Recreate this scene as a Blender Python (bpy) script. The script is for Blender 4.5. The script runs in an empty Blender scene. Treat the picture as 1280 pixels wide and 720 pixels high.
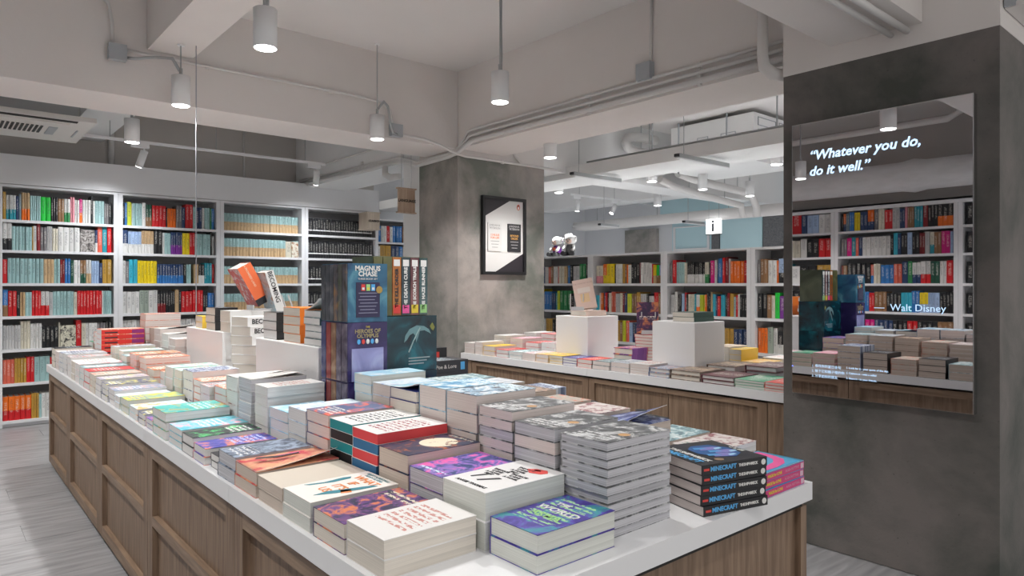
import bpy, math, random
from mathutils import Vector, Matrix
R = math.radians
PI = math.pi
rnd = random.Random(7)
SC = bpy.context.scene
COL = SC.collection
# ---------------------------------------------------------------- camera, world, exposure
cam = bpy.data.cameras.new('camera')
cam.sensor_width = 36.0
cam.lens = 855.6 / 1280 * 36
cam.shift_y = -4 / 1280
cam.clip_start = 0.05
cam_o = bpy.data.objects.new('camera', cam)
COL.objects.link(cam_o)
cam_o.location = (0, 0, 1.35)
cam_o.rotation_euler = (R(90), 0, -math.atan2(0.6501, 0.7598))
SC.camera = cam_o
SC.view_settings.view_transform = 'Standard'
SC.view_settings.look = 'None'
SC.view_settings.gamma = 1.0
SC.view_settings.use_curve_mapping = False
SC.view_settings.exposure = 1.0
w = bpy.data.worlds.new('world'); SC.world = w
w.use_nodes = True
w.node_tree.nodes['Background'].inputs[0].default_value = (1.0, 0.975, 0.95, 1)
w.node_tree.nodes['Background'].inputs[1].default_value = 0.5
LAMP_W = 44.0

# ---------------------------------------------------------------- helpers
class MB:
    def __init__(s): s.v = []; s.f = []; s.m = []
    def face(s, idx, m=0): s.f.append(idx); s.m.append(m)
    def box(s, a, b, m=0, mt=None):
        n = len(s.v)
        s.v += [(x, y, z) for z in (a[2], b[2]) for y in (a[1], b[1]) for x in (a[0], b[0])]
        for q in ((0, 2, 3, 1), (4, 5, 7, 6), (0, 1, 5, 4), (2, 6, 7, 3), (0, 4, 6, 2), (1, 3, 7, 5)):
            s.face([n + i for i in q], m if not (mt is not None and q == (4, 5, 7, 6)) else mt)
        return s
    def cyl(s, p, q, r, seg=12, r2=None, m=0, mcap=None):
        p = Vector(p); q = Vector(q); d = (q - p).normalized()
        u = d.orthogonal().normalized(); w_ = d.cross(u); r2 = r if r2 is None else r2
        n = len(s.v)
        for c, rr in ((p, r), (q, r2)):
            for i in range(seg):
                a = 2 * PI * i / seg
                s.v.append(tuple(c + (u * math.cos(a) + w_ * math.sin(a)) * rr))
        for i in range(seg):
            j = (i + 1) % seg
            s.face([n + i, n + j, n + seg + j, n + seg + i], m)
        s.face([n + i for i in range(seg)][::-1], m)
        s.face([n + seg + i for i in range(seg)], m if mcap is None else mcap)
        return s
    def tube(s, pts, r, seg=8, m=0):
        pts = [Vector(p) for p in pts]; n = len(s.v); prev = None
        for k, p in enumerate(pts):
            d = (pts[min(k + 1, len(pts) - 1)] - pts[max(k - 1, 0)]).normalized()
            if prev is None: u = d.orthogonal().normalized()
            else: u = (prev - d * prev.dot(d)).normalized()
            prev = u; w_ = d.cross(u)
            rr = r[k] if isinstance(r, (list, tuple)) else r
            for i in range(seg):
                a = 2 * PI * i / seg
                s.v.append(tuple(p + (u * math.cos(a) + w_ * math.sin(a)) * rr))
        for k in range(len(pts) - 1):
            for i in range(seg):
                j = (i + 1) % seg
                s.face([n + k * seg + i, n + k * seg + j, n + (k + 1) * seg + j, n + (k + 1) * seg + i], m)
        s.face([n + i for i in range(seg)][::-1], m)
        s.face([n + (len(pts) - 1) * seg + i for i in range(seg)], m)
        return s
    def ball(s, c, r, seg=10, rings=6, m=0):
        if not isinstance(r, (tuple, list)): r = (r, r, r)
        n = len(s.v)
        for k in range(1, rings):
            t = PI * k / rings
            for i in range(seg):
                a = 2 * PI * i / seg
                s.v.append((c[0] + r[0] * math.sin(t) * math.cos(a), c[1] + r[1] * math.sin(t) * math.sin(a), c[2] + r[2] * math.cos(t)))
        for k in range(rings - 2):
            for i in range(seg):
                j = (i + 1) % seg
                s.face([n + k * seg + i, n + (k + 1) * seg + i, n + (k + 1) * seg + j, n + k * seg + j], m)
        top = len(s.v); s.v.append((c[0], c[1], c[2] + r[2])); s.v.append((c[0], c[1], c[2] - r[2]))
        for i in range(seg):
            j = (i + 1) % seg
            s.face([top, n + i, n + j], m)
            s.face([top + 1, n + (rings - 2) * seg + j, n + (rings - 2) * seg + i], m)
        return s
    def mesh(s, name, mats=(), smooth=False):
        me = bpy.data.meshes.new(name)
        me.from_pydata(s.v, [], s.f)
        for m in mats: me.materials.append(m)
        if any(s.m): me.polygons.foreach_set('material_index', s.m)
        if smooth:
            me.polygons.foreach_set('use_smooth', [len(f) < 6 for f in s.f])
        me.update()
        return me
    def build(s, name, mats, parent=None, smooth=False, loc=None):
        if not isinstance(mats, (list, tuple)): mats = [mats]
        return ob(name, s.mesh(name, mats, smooth), parent, loc)

def ob(name, data, parent=None, loc=None, rot=None):
    o = bpy.data.objects.new(name, data); COL.objects.link(o)
    if parent is not None: o.parent = parent
    if loc is not None: o.location = loc
    if rot is not None: o.rotation_euler = rot
    return o
def tag(o, label=None, cat=None, group=None, kind=None):
    if label: o['label'] = label
    if cat: o['category'] = cat
    if group: o['group'] = group
    if kind: o['kind'] = kind
    return o
def struct(o, label=None): o['kind'] = 'structure'; 
def thing(name, label, cat, loc=(0, 0, 0), rot=None, group=None):
    return tag(ob(name, None, None, loc, rot), label, cat, group)
def arc(c, u, v, r, a0, a1, n=6):
    c = Vector(c); u = Vector(u); v = Vector(v)
    return [tuple(c + (u * math.cos(a0 + (a1 - a0) * i / n) + v * math.sin(a0 + (a1 - a0) * i / n)) * r) for i in range(n + 1)]

# ---------------------------------------------------------------- materials
def newmat(name):
    m = bpy.data.materials.new(name); m.use_nodes = True
    nt = m.node_tree; return m, nt, nt.nodes['Principled BSDF']
def N(nt, t, **kw):
    n = nt.nodes.new(t)
    for k, v in kw.items(): setattr(n, k, v)
    return n
def flat(name, c, rough=0.5, metal=0.0, emit=None, strength=1.0, spec=None):
    m, nt, b = newmat(name)
    b.inputs['Base Color'].default_value = (*c, 1); b.inputs['Roughness'].default_value = rough; b.inputs['Metallic'].default_value = metal
    if spec is not None: b.inputs['Specular IOR Level'].default_value = spec
    if emit: b.inputs['Emission Color'].default_value = (*emit, 1); b.inputs['Emission Strength'].default_value = strength
    return m
def noisy(name, c1, c2, scale=3.0, rough=0.6, detail=4.0, bump=0.0, bscale=80.0, stretch=(1, 1, 1), c3=None, metal=0.0, coord='Object', dist=0.0):
    m, nt, b = newmat(name); L = nt.links.new
    tc = N(nt, 'ShaderNodeTexCoord'); mp = N(nt, 'ShaderNodeMapping'); mp.inputs['Scale'].default_value = stretch
    L(tc.outputs[coord], mp.inputs[0])
    n = N(nt, 'ShaderNodeTexNoise'); n.inputs['Scale'].default_value = scale; n.inputs['Detail'].default_value = detail; n.inputs['Distortion'].default_value = dist
    L(mp.outputs[0], n.inputs['Vector'])
    r = N(nt, 'ShaderNodeValToRGB'); e = r.color_ramp.elements
    e[0].position = 0.32; e[0].color = (*c1, 1); e[1].position = 0.68; e[1].color = (*c2, 1)
    if c3: x = e.new(0.5); x.color = (*c3, 1)
    L(n.outputs[0], r.inputs[0]); L(r.outputs[0], b.inputs['Base Color'])
    b.inputs['Roughness'].default_value = rough; b.inputs['Metallic'].default_value = metal
    if bump:
        n2 = N(nt, 'ShaderNodeTexNoise'); n2.inputs['Scale'].default_value = bscale; n2.inputs['Detail'].default_value = 3
        L(mp.outputs[0], n2.inputs['Vector'])
        bp = N(nt, 'ShaderNodeBump'); bp.inputs['Strength'].default_value = bump; bp.inputs['Distance'].default_value = 0.004
        L(n2.outputs[0], bp.inputs['Height']); L(bp.outputs[0], b.inputs['Normal'])
    return m
M = {}
M['paint'] = noisy('white_wall_paint', (0.76, 0.725, 0.705), (0.81, 0.775, 0.755), 1.2, 0.75, bump=0.25, bscale=30)
M['paint2'] = noisy('white_gloss_paint', (0.82, 0.83, 0.83), (0.86, 0.87, 0.87), 1.5, 0.5)
M['ceil'] = noisy('ceiling_paint', (0.77, 0.75, 0.74), (0.82, 0.80, 0.79), 0.8, 0.8, bump=0.15, bscale=20)
M['greywall'] = noisy('grey_wall_paint', (0.52, 0.495, 0.47), (0.58, 0.555, 0.53), 0.8, 0.8)
M['white'] = flat('white_laminate', (0.80, 0.81, 0.83), 0.35)
M['slab'] = flat('white_solid_top', (0.80, 0.81, 0.83), 0.3)
M['backp'] = flat('grey_back_panel', (0.36, 0.36, 0.37), 0.6)
M['pipe'] = flat('painted_pipe', (0.72, 0.71, 0.70), 0.45)
M['metal'] = flat('galvanised_metal', (0.45, 0.47, 0.48), 0.4, 0.6)
M['boxm'] = flat('grey_junction_plastic', (0.42, 0.45, 0.48), 0.5)
M['lampw'] = flat('lamp_white_enamel', (0.86, 0.87, 0.88), 0.4)
M['lampe'] = flat('lamp_led', (1, 1, 1), 0.5, emit=(1.0, 0.985, 0.96), strength=9.0)
M['black'] = flat('black_satin', (0.015, 0.015, 0.017), 0.4)
M['dark'] = flat('dark_gap', (0.02, 0.02, 0.02), 0.8)
M['chrome'] = flat('brushed_steel', (0.6, 0.61, 0.62), 0.25, 1.0)
M['mirror'] = flat('dark_mirror_glass', (0.68, 0.67, 0.69), 0.01, 1.0)
M['glow'] = flat('backlit_lettering', (0.6, 0.8, 1.0), 0.5, emit=(0.55, 0.76, 1.0), strength=.62)
M['glow2'] = flat('dim_backlit_lettering', (0.5, 0.7, 0.9), 0.5, emit=(0.42, 0.58, 0.78), strength=0.55)
M['pagew'] = None

def concrete(name, k):
    m, nt, b = newmat(name); L = nt.links.new
    tc = N(nt, 'ShaderNodeTexCoord')
    n1 = N(nt, 'ShaderNodeTexNoise'); n1.inputs['Scale'].default_value = 1.9; n1.inputs['Detail'].default_value = 9; n1.inputs['Distortion'].default_value = 0.25; n1.inputs['Roughness'].default_value = 0.6
    L(tc.outputs['Object'], n1.inputs['Vector'])
    r = N(nt, 'ShaderNodeValToRGB'); e = r.color_ramp.elements
    e[0].position = 0.38; e[0].color = (0.13 * k, 0.14 * k, 0.125 * k, 1); e[1].position = 0.62; e[1].color = (0.31 * k, 0.28 * k, 0.265 * k, 1)
    x = e.new(0.5); x.color = (0.225 * k, 0.215 * k, 0.20 * k, 1)
    L(n1.outputs[0], r.inputs[0])
    n2 = N(nt, 'ShaderNodeTexNoise'); n2.inputs['Scale'].default_value = 70; n2.inputs['Detail'].default_value = 3
    L(tc.outputs['Object'], n2.inputs['Vector'])
    r2 = N(nt, 'ShaderNodeValToRGB'); r2.color_ramp.elements[0].position = 0.22; r2.color_ramp.elements[0].color = (0.5, 0.5, 0.5, 1); r2.color_ramp.elements[1].position = 0.33; r2.color_ramp.elements[1].color = (1, 1, 1, 1)
    L(n2.outputs[0], r2.inputs[0])
    mx = N(nt, 'ShaderNodeMix', data_type='RGBA', blend_type='MULTIPLY'); mx.inputs[0].default_value = 1
    L(r.outputs[0], mx.inputs[6]); L(r2.outputs[0], mx.inputs[7]); L(mx.outputs[2], b.inputs['Base Color'])
    b.inputs['Roughness'].default_value = 0.75
    bp = N(nt, 'ShaderNodeBump'); bp.inputs['Strength'].default_value = 0.25; bp.inputs['Distance'].default_value = 0.004
    L(n2.outputs[0], bp.inputs['Height']); L(bp.outputs[0], b.inputs['Normal'])
    return m
M['concrete'] = concrete('pale_skimmed_concrete', 1.35)
M['concrete2'] = concrete('dark_skimmed_concrete', .58)
M['wood'] = noisy('grey_oak_veneer', (0.165, 0.105, 0.068), (0.29, 0.20, 0.135), 6.0, 0.55, detail=6, stretch=(9, 9, 0.7), c3=(0.225, 0.15, 0.10), dist=0.4)
M['woodh'] = noisy('grey_oak_rail', (0.19, 0.125, 0.082), (0.33, 0.23, 0.155), 6.0, 0.5, detail=6, stretch=(9, 0.7, 9), c3=(0.255, 0.172, 0.115), dist=0.4)
M['signw'] = noisy('sign_wood', (0.42, 0.30, 0.22), (0.55, 0.42, 0.32), 5.0, 0.5, stretch=(8, 8, 0.6))
M['signw2'] = noisy('pale_sign_wood', (0.60, 0.50, 0.40), (0.72, 0.62, 0.50), 5.0, 0.5, stretch=(8, 8, 0.6))
M['floorm'] = noisy('grey_vinyl_plank', (0.24, 0.24, 0.25), (0.40, 0.40, 0.415), 4.0, 0.38, detail=6, stretch=(0.8, 6, 6), dist=0.5)
M['duct'] = noisy('duct_wrap', (0.66, 0.67, 0.68), (0.74, 0.75, 0.76), 6, 0.6, bump=0.9, bscale=5, stretch=(3, 1, 3))
M['plaswall'] = noisy('white_panel_wall', (0.70, 0.72, 0.75), (0.74, 0.76, 0.79), 1, 0.6)
M['bluelit'] = noisy('bluish_lit_panel', (0.50, 0.72, 0.78), (0.55, 0.77, 0.83), 1, 0.6)  # bluish light on the far wall and glass is put into this colour
M['felt'] = noisy('grey_mesh_fabric', (0.22, 0.23, 0.245), (0.42, 0.43, 0.45), 90, 0.9, detail=2)
M['felt2'] = noisy('dark_grey_mesh_fabric', (0.10, 0.105, 0.11), (0.20, 0.205, 0.215), 90, 0.9, detail=2)
M['plinth'] = flat('white_plinth_paint', (0.80, 0.80, 0.81), 0.35)
M['acrylic'] = flat('clear_acrylic_stand', (0.55, 0.55, 0.56), 0.1, 0.0)
M['acm'] = flat('ac_cassette_plastic', (0.72, 0.71, 0.68), 0.5)

def pages(name, c, lines=0.16, freq=420.0):
    m, nt, b = newmat(name); L = nt.links.new
    tc = N(nt, 'ShaderNodeTexCoord'); mp = N(nt, 'ShaderNodeMapping'); mp.inputs['Scale'].default_value = (2.0, 2.0, freq)
    L(tc.outputs['Object'], mp.inputs[0])
    n = N(nt, 'ShaderNodeTexNoise'); n.inputs['Scale'].default_value = 1.0; n.inputs['Detail'].default_value = 2
    L(mp.outputs[0], n.inputs['Vector'])
    r = N(nt, 'ShaderNodeValToRGB'); e = r.color_ramp.elements
    e[0].position = 0.35; e[0].color = (c[0] * (1 - lines), c[1] * (1 - lines), c[2] * (1 - lines), 1); e[1].position = 0.62; e[1].color = (*c, 1)
    L(n.outputs[0], r.inputs[0]); L(r.outputs[0], b.inputs['Base Color'])
    b.inputs['Roughness'].default_value = 0.85
    return m
PG = {'w': pages('page_edge_white', (0.76, 0.75, 0.74)), 'c': pages('page_edge_cream', (0.72, 0.67, 0.60)), 'p': pages('page_edge_pinkish', (0.74, 0.66, 0.63)),
      't': pages('page_edge_tan', (0.62, 0.53, 0.46)), 'g': pages('page_edge_grey', (0.60, 0.60, 0.64), 0.32, 260.0), 's': pages('page_edge_sage', (0.68, 0.70, 0.66)),
      'R': flat('red_sprayed_edge', (0.70, 0.06, 0.07), 0.6), 'B': flat('blue_sprayed_edge', (0.03, 0.15, 0.32), 0.6),
      'T': flat('teal_sprayed_edge', (0.01, 0.25, 0.28), 0.6), 'K': flat('black_sprayed_edge', (0.012, 0.012, 0.014), 0.6)}

def spine_mat(name, kind):
    """upright spine: object colour + optional lower band from the object's own 'band' colour, printed title strokes"""
    m, nt, b = newmat(name); L = nt.links.new
    oi = N(nt, 'ShaderNodeObjectInfo'); tc = N(nt, 'ShaderNodeTexCoord'); sp = N(nt, 'ShaderNodeSeparateXYZ'); L(tc.outputs['Generated'], sp.inputs[0])
    def math_(op, a, bb=None, clamp=False):
        n = N(nt, 'ShaderNodeMath', operation=op); n.use_clamp = clamp
        for i, v in enumerate((a, bb)):
            if v is None: continue
            if isinstance(v, (int, float)): n.inputs[i].default_value = v
            else: L(v, n.inputs[i])
        return n.outputs[0]
    base = oi.outputs['Color']
    if kind == 'band':
        at = N(nt, 'ShaderNodeAttribute', attribute_type='OBJECT', attribute_name='band')
        az = N(nt, 'ShaderNodeAttribute', attribute_type='OBJECT', attribute_name='band_top')
        k = math_('LESS_THAN', sp.outputs[2], az.outputs['Fac'])
        mx = N(nt, 'ShaderNodeMix', data_type='RGBA'); L(k, mx.inputs[0]); L(base, mx.inputs[6]); L(at.outputs['Color'], mx.inputs[7]); base = mx.outputs[2]
    # title strokes: random dashes in the middle of the spine
    cb = N(nt, 'ShaderNodeCombineXYZ')
    rs = math_('MULTIPLY', oi.outputs['Random'], 57.0)
    L(math_('ADD', math_('MULTIPLY', sp.outputs[0], 3.0), rs), cb.inputs[0]); L(math_('MULTIPLY', sp.outputs[2], 26.0), cb.inputs[2]); L(rs, cb.inputs[1])
    n = N(nt, 'ShaderNodeTexNoise'); n.inputs['Scale'].default_value = 1.6; n.inputs['Detail'].default_value = 1; L(cb.outputs[0], n.inputs['Vector'])
    s1 = math_('GREATER_THAN', n.outputs[0], 0.5)
    ax = math_('ABSOLUTE', math_('SUBTRACT', sp.outputs[0], 0.5)); s2 = math_('LESS_THAN', ax, 0.24)
    zc = math_('ADD', math_('MULTIPLY', oi.outputs['Random'], 0.2), 0.5)
    s3 = math_('LESS_THAN', math_('ABSOLUTE', math_('SUBTRACT', sp.outputs[2], zc)), 0.27)
    s4 = math_('LESS_THAN', sp.outputs[1], 0.12)
    mask = math_('MULTIPLY', math_('MULTIPLY', s1, s2), math_('MULTIPLY', s3, s4))
    mask = math_('MULTIPLY', mask, 0.42)
    bw = N(nt, 'ShaderNodeRGBToBW'); L(base, bw.inputs[0])
    inv = math_('LESS_THAN', bw.outputs[0], 0.32)
    ink = N(nt, 'ShaderNodeMix', data_type='RGBA'); L(inv, ink.inputs[0]); ink.inputs[6].default_value = (0.05, 0.06, 0.08, 1); ink.inputs[7].default_value = (0.8, 0.78, 0.72, 1)
    mx2 = N(nt, 'ShaderNodeMix', data_type='RGBA'); L(mask, mx2.inputs[0]); L(base, mx2.inputs[6]); L(ink.outputs[2], mx2.inputs[7])
    L(mx2.outputs[2], b.inputs['Base Color']); b.inputs['Roughness'].default_value = 0.42
    return m
M['spine'] = spine_mat('printed_spine', 'plain')
M['spineband'] = spine_mat('two_tone_spine', 'band')

def art(name, bg, c2, c3, style='blot', scale=4.0, ink=(0.9, 0.9, 0.88), tx=(0.08, 0.3), seed=0.0, rough=0.42, vert=False):
    """printed book cover: colour field, picture shapes and title strokes in generated coordinates"""
    m, nt, b = newmat('cover_' + name); L = nt.links.new
    tc = N(nt, 'ShaderNodeTexCoord'); mp = N(nt, 'ShaderNodeMapping'); mp.inputs['Location'].default_value = (seed, seed * 0.7, 0); mp.inputs['Scale'].default_value = (1.55, 1, 0)
    GEN = tc.outputs['Generated']
    if vert:      # an upright cover: height takes the place of length
        s0 = N(nt, 'ShaderNodeSeparateXYZ'); L(GEN, s0.inputs[0]); ad = N(nt, 'ShaderNodeMath', operation='ADD'); L(s0.outputs[0], ad.inputs[0]); L(s0.outputs[1], ad.inputs[1])
        cb0 = N(nt, 'ShaderNodeCombineXYZ'); L(s0.outputs[2], cb0.inputs[0]); L(ad.outputs[0], cb0.inputs[1]); GEN = cb0.outputs[0]
    L(GEN, mp.inputs[0]); sp = N(nt, 'ShaderNodeSeparateXYZ'); L(GEN, sp.inputs[0])
    def mt(op, a, bb=None):
        n = N(nt, 'ShaderNodeMath', operation=op)
        for i, v in enumerate((a, bb)):
            if v is None: continue
            if isinstance(v, (int, float)): n.inputs[i].default_value = v
            else: L(v, n.inputs[i])
        return n.outputs[0]
    n = N(nt, 'ShaderNodeTexNoise'); n.inputs['Scale'].default_value = scale; n.inputs['Detail'].default_value = 7; n.inputs['Roughness'].default_value = 0.62; n.inputs['Distortion'].default_value = 0.9
    L(mp.outputs[0], n.inputs['Vector'])
    r = N(nt, 'ShaderNodeValToRGB'); e = r.color_ramp.elements
    if style == 'plain': p = (0.80, 0.86, 0.9)
    elif style == 'soft': p = (0.3, 0.5, 0.72)
    elif style == 'disc': p = (0.50, 0.56, 0.66)
    else: p = (0.42, 0.50, 0.60)
    e[0].position = p[0]; e[0].color = (*bg, 1); e[1].position = p[2]; e[1].color = (*c3, 1)
    x = e.new(p[1]); x.color = (*c2, 1)
    L(n.outputs[0], r.inputs[0]); col = r.outputs[0]
    if style in ('disc', 'spot'):
        cx, cy, rr = (0.62, 0.5, 0.36) if style == 'disc' else (0.42, 0.22, 0.10)
        dx = mt('MULTIPLY', mt('SUBTRACT', sp.outputs[0], cx), 1.55); dy = mt('SUBTRACT', sp.outputs[1], cy)
        d = mt('SQRT', mt('ADD', mt('MULTIPLY', dx, dx), mt('MULTIPLY', dy, dy)))
        k = mt('LESS_THAN', d, rr)
        if style == 'disc': k = mt('MULTIPLY', k, mt('LESS_THAN', n.outputs[0], 0.56))
        mx = N(nt, 'ShaderNodeMix', data_type='RGBA'); L(k, mx.inputs[0]); L(col, mx.inputs[6]); mx.inputs[7].default_value = (0.80, 0.74, 0.58, 1) if style == 'disc' else (0.62, 0.36, 0.16, 1); col = mx.outputs[2]
    if ink is not None:
        mp2 = N(nt, 'ShaderNodeMapping'); mp2.inputs['Scale'].default_value = (34, 11, 0); mp2.inputs['Location'].default_value = (seed * 3, seed, 0); L(GEN, mp2.inputs[0])
        n2 = N(nt, 'ShaderNodeTexNoise'); n2.inputs['Scale'].default_value = 1.0; n2.inputs['Detail'].default_value = 1.5; L(mp2.outputs[0], n2.inputs['Vector'])
        wv = mt('GREATER_THAN', mt('SINE', mt('MULTIPLY', sp.outputs[0], 75.0)), -0.1)
        k = mt('MULTIPLY', mt('GREATER_THAN', n2.outputs[0], 0.47), wv)
        k = mt('MULTIPLY', k, mt('GREATER_THAN', sp.outputs[0], tx[0])); k = mt('MULTIPLY', k, mt('LESS_THAN', sp.outputs[0], tx[1]))
        k = mt('MULTIPLY', k, mt('LESS_THAN', mt('ABSOLUTE', mt('SUBTRACT', sp.outputs[1], 0.5)), 0.38))
        mx = N(nt, 'ShaderNodeMix', data_type='RGBA'); L(k, mx.inputs[0]); L(col, mx.inputs[6]); mx.inputs[7].default_value = (*ink, 1); col = mx.outputs[2]
    L(col, b.inputs['Base Color']); b.inputs['Roughness'].default_value = rough
    return m

def text_mesh(body, size=0.1, mat=None, shear=0.0, bold=0.0, align='CENTER', thick=0.0006, spacing=1.0, line=1.0):
    c = bpy.data.curves.new('lettering', 'FONT'); c.body = body; c.size = size; c.shear = shear; c.offset = bold; c.align_x = align; c.align_y = 'CENTER'
    c.extrude = thick; c.resolution_u = 2; c.space_character = spacing; c.space_line = line
    o = bpy.data.objects.new('tmp', c); COL.objects.link(o)
    dg = bpy.context.evaluated_depsgraph_get()
    me = bpy.data.meshes.new_from_object(o.evaluated_get(dg), depsgraph=dg)
    bpy.data.objects.remove(o); bpy.data.curves.remove(c)
    me.materials.clear()
    if mat: me.materials.append(mat)
    return me
def text(body, size, mat, parent, loc, xdir, ydir, **kw):
    """lettering whose reading direction is xdir and whose up is ydir, in the parent's space"""
    me = text_mesh(body, size, mat, **kw)
    x = Vector(xdir).normalized(); y = Vector(ydir).normalized(); z = x.cross(y)
    o = ob('lettering', me, parent)
    mtx = Matrix((x, y, z)).transposed().to_4x4(); mtx.translation = Vector(loc)
    o.matrix_basis = mtx
    return o
# ================================================================ THE SETTING
ZS = 2.545      # beam soffits
ZC = 3.22       # ceiling
def S(name, mb, m, parent=None, smooth=False):
    o = mb.build(name, m, parent, smooth); 
    if parent is None: o['kind'] = 'structure'
    return o
floor = S('floor', MB().box((-2.2, -3.0, -0.1), (12.0, 9.6, -0.004)), M['floorm'])
# vinyl planks laid near the bookcase aisle (the ones the photo can tell apart)
pw, pl = 0.30, 1.2
pm = MB().box((0, 0, -0.004), (pl - 0.003, pw - 0.003, 0.0)).mesh('plank', [M['floorm']])
k = 0
for j in range(0, 17):
    for i in range(-2, 3):
        x = i * pl + (j % 3) * 0.4; y = 3.2 + j * pw
        if x > 1.3 or y > 7.9: continue
        ob('plank', pm, floor, (x, y, 0.0))
S('ceiling', MB().box((-2.2, -3.0, ZC), (12.0, 9.6, ZC + 0.15)), M['ceil'])
S('wall_left', MB().box((-1.75, -3.0, 0), (-1.6, 8.4, ZC)), M['greywall'])
S('wall_back', MB().box((-1.75, 8.36, 0), (4.66, 8.5, ZC)), M['greywall'])
wf = S('wall_front', MB().box((4.66, 9.35, 0), (9.9, 9.5, ZC)), M['plaswall'])
for (xa, xb, za, zb) in ((6.6, 7.5, 1.2, 2.25), (7.65, 8.6, 1.2, 2.25), (8.75, 9.65, 1.2, 2.25)):
    MB().box((xa, 9.335, za), (xb, 9.349, zb)).build('panel', M['plaswall'], wf)
wr = S('wall_right', MB().box((9.9, -3.0, 0), (10.05, 9.6, ZC)), M['plaswall'])
def wpan(ya, yb, za, zb, m, name='panel', t=0.03): MB().box((9.9 - t, ya, za), (9.9, yb, zb)).build(name, m, wr)
wpan(7.55, 8.25, 0, 2.35, M['concrete'], t=0.10)
wpan(6.45, 7.25, 0, 2.55, M['bluelit'], t=0.02)
wpan(6.30, 6.44, 0, 2.5, M['felt2'], t=0.06)
wpan(5.55, 6.29, 0, 2.5, M['bluelit'], 'glass_panel', t=0.04)
wpan(5.10, 5.53, 0, 2.5, M['felt2'], t=0.05)
wpan(4.55, 4.93, 0, 2.5, M['felt'], t=0.05)
wpan(3.70, 4.50, 0, 2.5, M['felt'], t=0.055)
wpan(4.97, 5.07, 0, 2.5, M['paint2'], 'post', t=0.10)
wpan(5.0, 7.5, 2.56, 3.1, M['bluelit'], t=0.03)
# columns: cement-rendered shafts, white-painted heads
c1 = S('column', MB().box((3.55, 4.883, 0), (4.59, 5.50, 2.487)), M['concrete'])
S('column_head', MB().box((3.552, 4.885, 2.487), (4.588, 5.50, ZC)), M['paint'])
S('column_white', MB().box((3.56, 5.50, 0), (4.3, 5.80, ZC)), M['paint2'])
c2 = S('column', MB().box((3.50, 0.871, 0), (4.60, 1.846, 2.465)), M['concrete2'])
S('column_head', MB().box((3.498, 0.869, 2.465), (4.60, 1.848, ZC)), M['paint'])
# beams
S('beam', MB().box((-0.8, 4.883, ZS), (3.548, 5.40, ZC)), M['paint'])
S('beam', MB().box((4.59, 5.19, ZS), (9.9, 5.60, ZC)), M['paint2'])
S('beam', MB().box((3.55, 1.85, ZS), (4.08, 4.880, ZC)), M['paint'])
S('beam', MB().box((3.55, 5.81, ZS), (4.08, 8.35, ZC)), M['paint2'])
S('beam', MB().box((3.55, -3.0, ZS), (4.08, 0.865, ZC)), M['paint'])
S('beam', MB().box((1.08, -3.0, 2.865), (1.357, 4.880, ZC)), M['paint'])
S('beam', MB().box((1.05, 5.405, 2.865), (1.42, 8.35, ZC)), M['paint2'])
S('beam', MB().box((-0.8, 1.17, 2.562), (3.496, 1.594, ZC)), M['paint'])
S('beam', MB().box((8.6, 5.61, 2.70), (9.0, 9.3, ZC)), M['paint2'])
bk = S('bulkhead', MB().box((5.2, 1.0, 2.487), (5.50, 9.3, 2.61)).box((5.51, 1.0, 2.50), (5.83, 9.3, 2.60)), [M['paint2']])
S('trim_1', MB().box((0.45, 7.985, 2.305), (4.53, 8.02, 2.585)).box((0.45, 8.02, 2.57), (4.53, 8.35, 2.585)), M['white'])
S('trim_2', MB().box((-1.215, -1.0, 2.20), (-1.19, 6.4, 2.26)).box((-1.6, -1.0, 2.24), (-1.19, 6.4, 2.26)), M['white'])

# ---------------------------------------------------------------- conduits and pipes (each run is a thing)
def pipe(name, pts, r, label, m='pipe', cat='pipe', clips=(), seg=8):
    o = tag(MB().tube(pts, r, seg).build(name, M[m], None, True), label, cat)
    for p in clips:
        MB().box((p[0] - 0.012, p[1] - 0.012, p[2] - r * 1.5), (p[0] + 0.012, p[1] + 0.012, p[2] + r * 1.5)).build('clip', M[m], o)
    return o
def jbox(x, y, z, sx, sy, sz, label):
    o = tag(MB().box((-sx / 2, -sy / 2, -sz / 2), (sx / 2, sy / 2, sz / 2)).build('junction_box', M['boxm'], None, loc=(x, y, z)), label, 'junction box')
    for a in (-1, 1):
        if sy < sx: MB().cyl((a * sx * .36, -sy / 2 - .002, a * sz * .36), (a * sx * .36, -sy / 2, a * sz * .36), 0.004, 8).build('screw', M['metal'], o)
        else: MB().cyl((-sx / 2 - .002, a * sy * .36, a * sz * .36), (-sx / 2, a * sy * .36, a * sz * .36), 0.004, 8).build('screw', M['metal'], o)
    return o
YF = 4.872
pipe('conduit', [(0.55, YF - .02, 3.19), (0.75, YF - .01, 3.18), (0.86, YF - .01, 3.10), (0.88, YF - .01, 2.98), (0.88, YF - .01, 2.84)], 0.011, 'thin conduit curving down beam face into the leftmost junction box', cat='conduit')
jbox(0.905, YF - .025, 2.80, 0.10, 0.05, 0.10, 'grey junction box on the long beam left of the crossing beam')
pipe('conduit', [(0.95, YF - .005, 2.83)] + [(x, YF - .005, 2.83) for x in (1.5, 2.0, 2.5)] + [(2.78, YF - .005, 2.82), (2.86, YF - .005, 2.77), (2.89, YF - .005, 2.64)], 0.010, 'long straight conduit along the beam ending in a bend', cat='conduit', clips=((1.45, YF, 2.83), (2.35, YF, 2.83)))
jbox(2.905, YF - .025, 2.605, 0.10, 0.05, 0.10, 'grey junction box on the long beam beside the column lamp')
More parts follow.
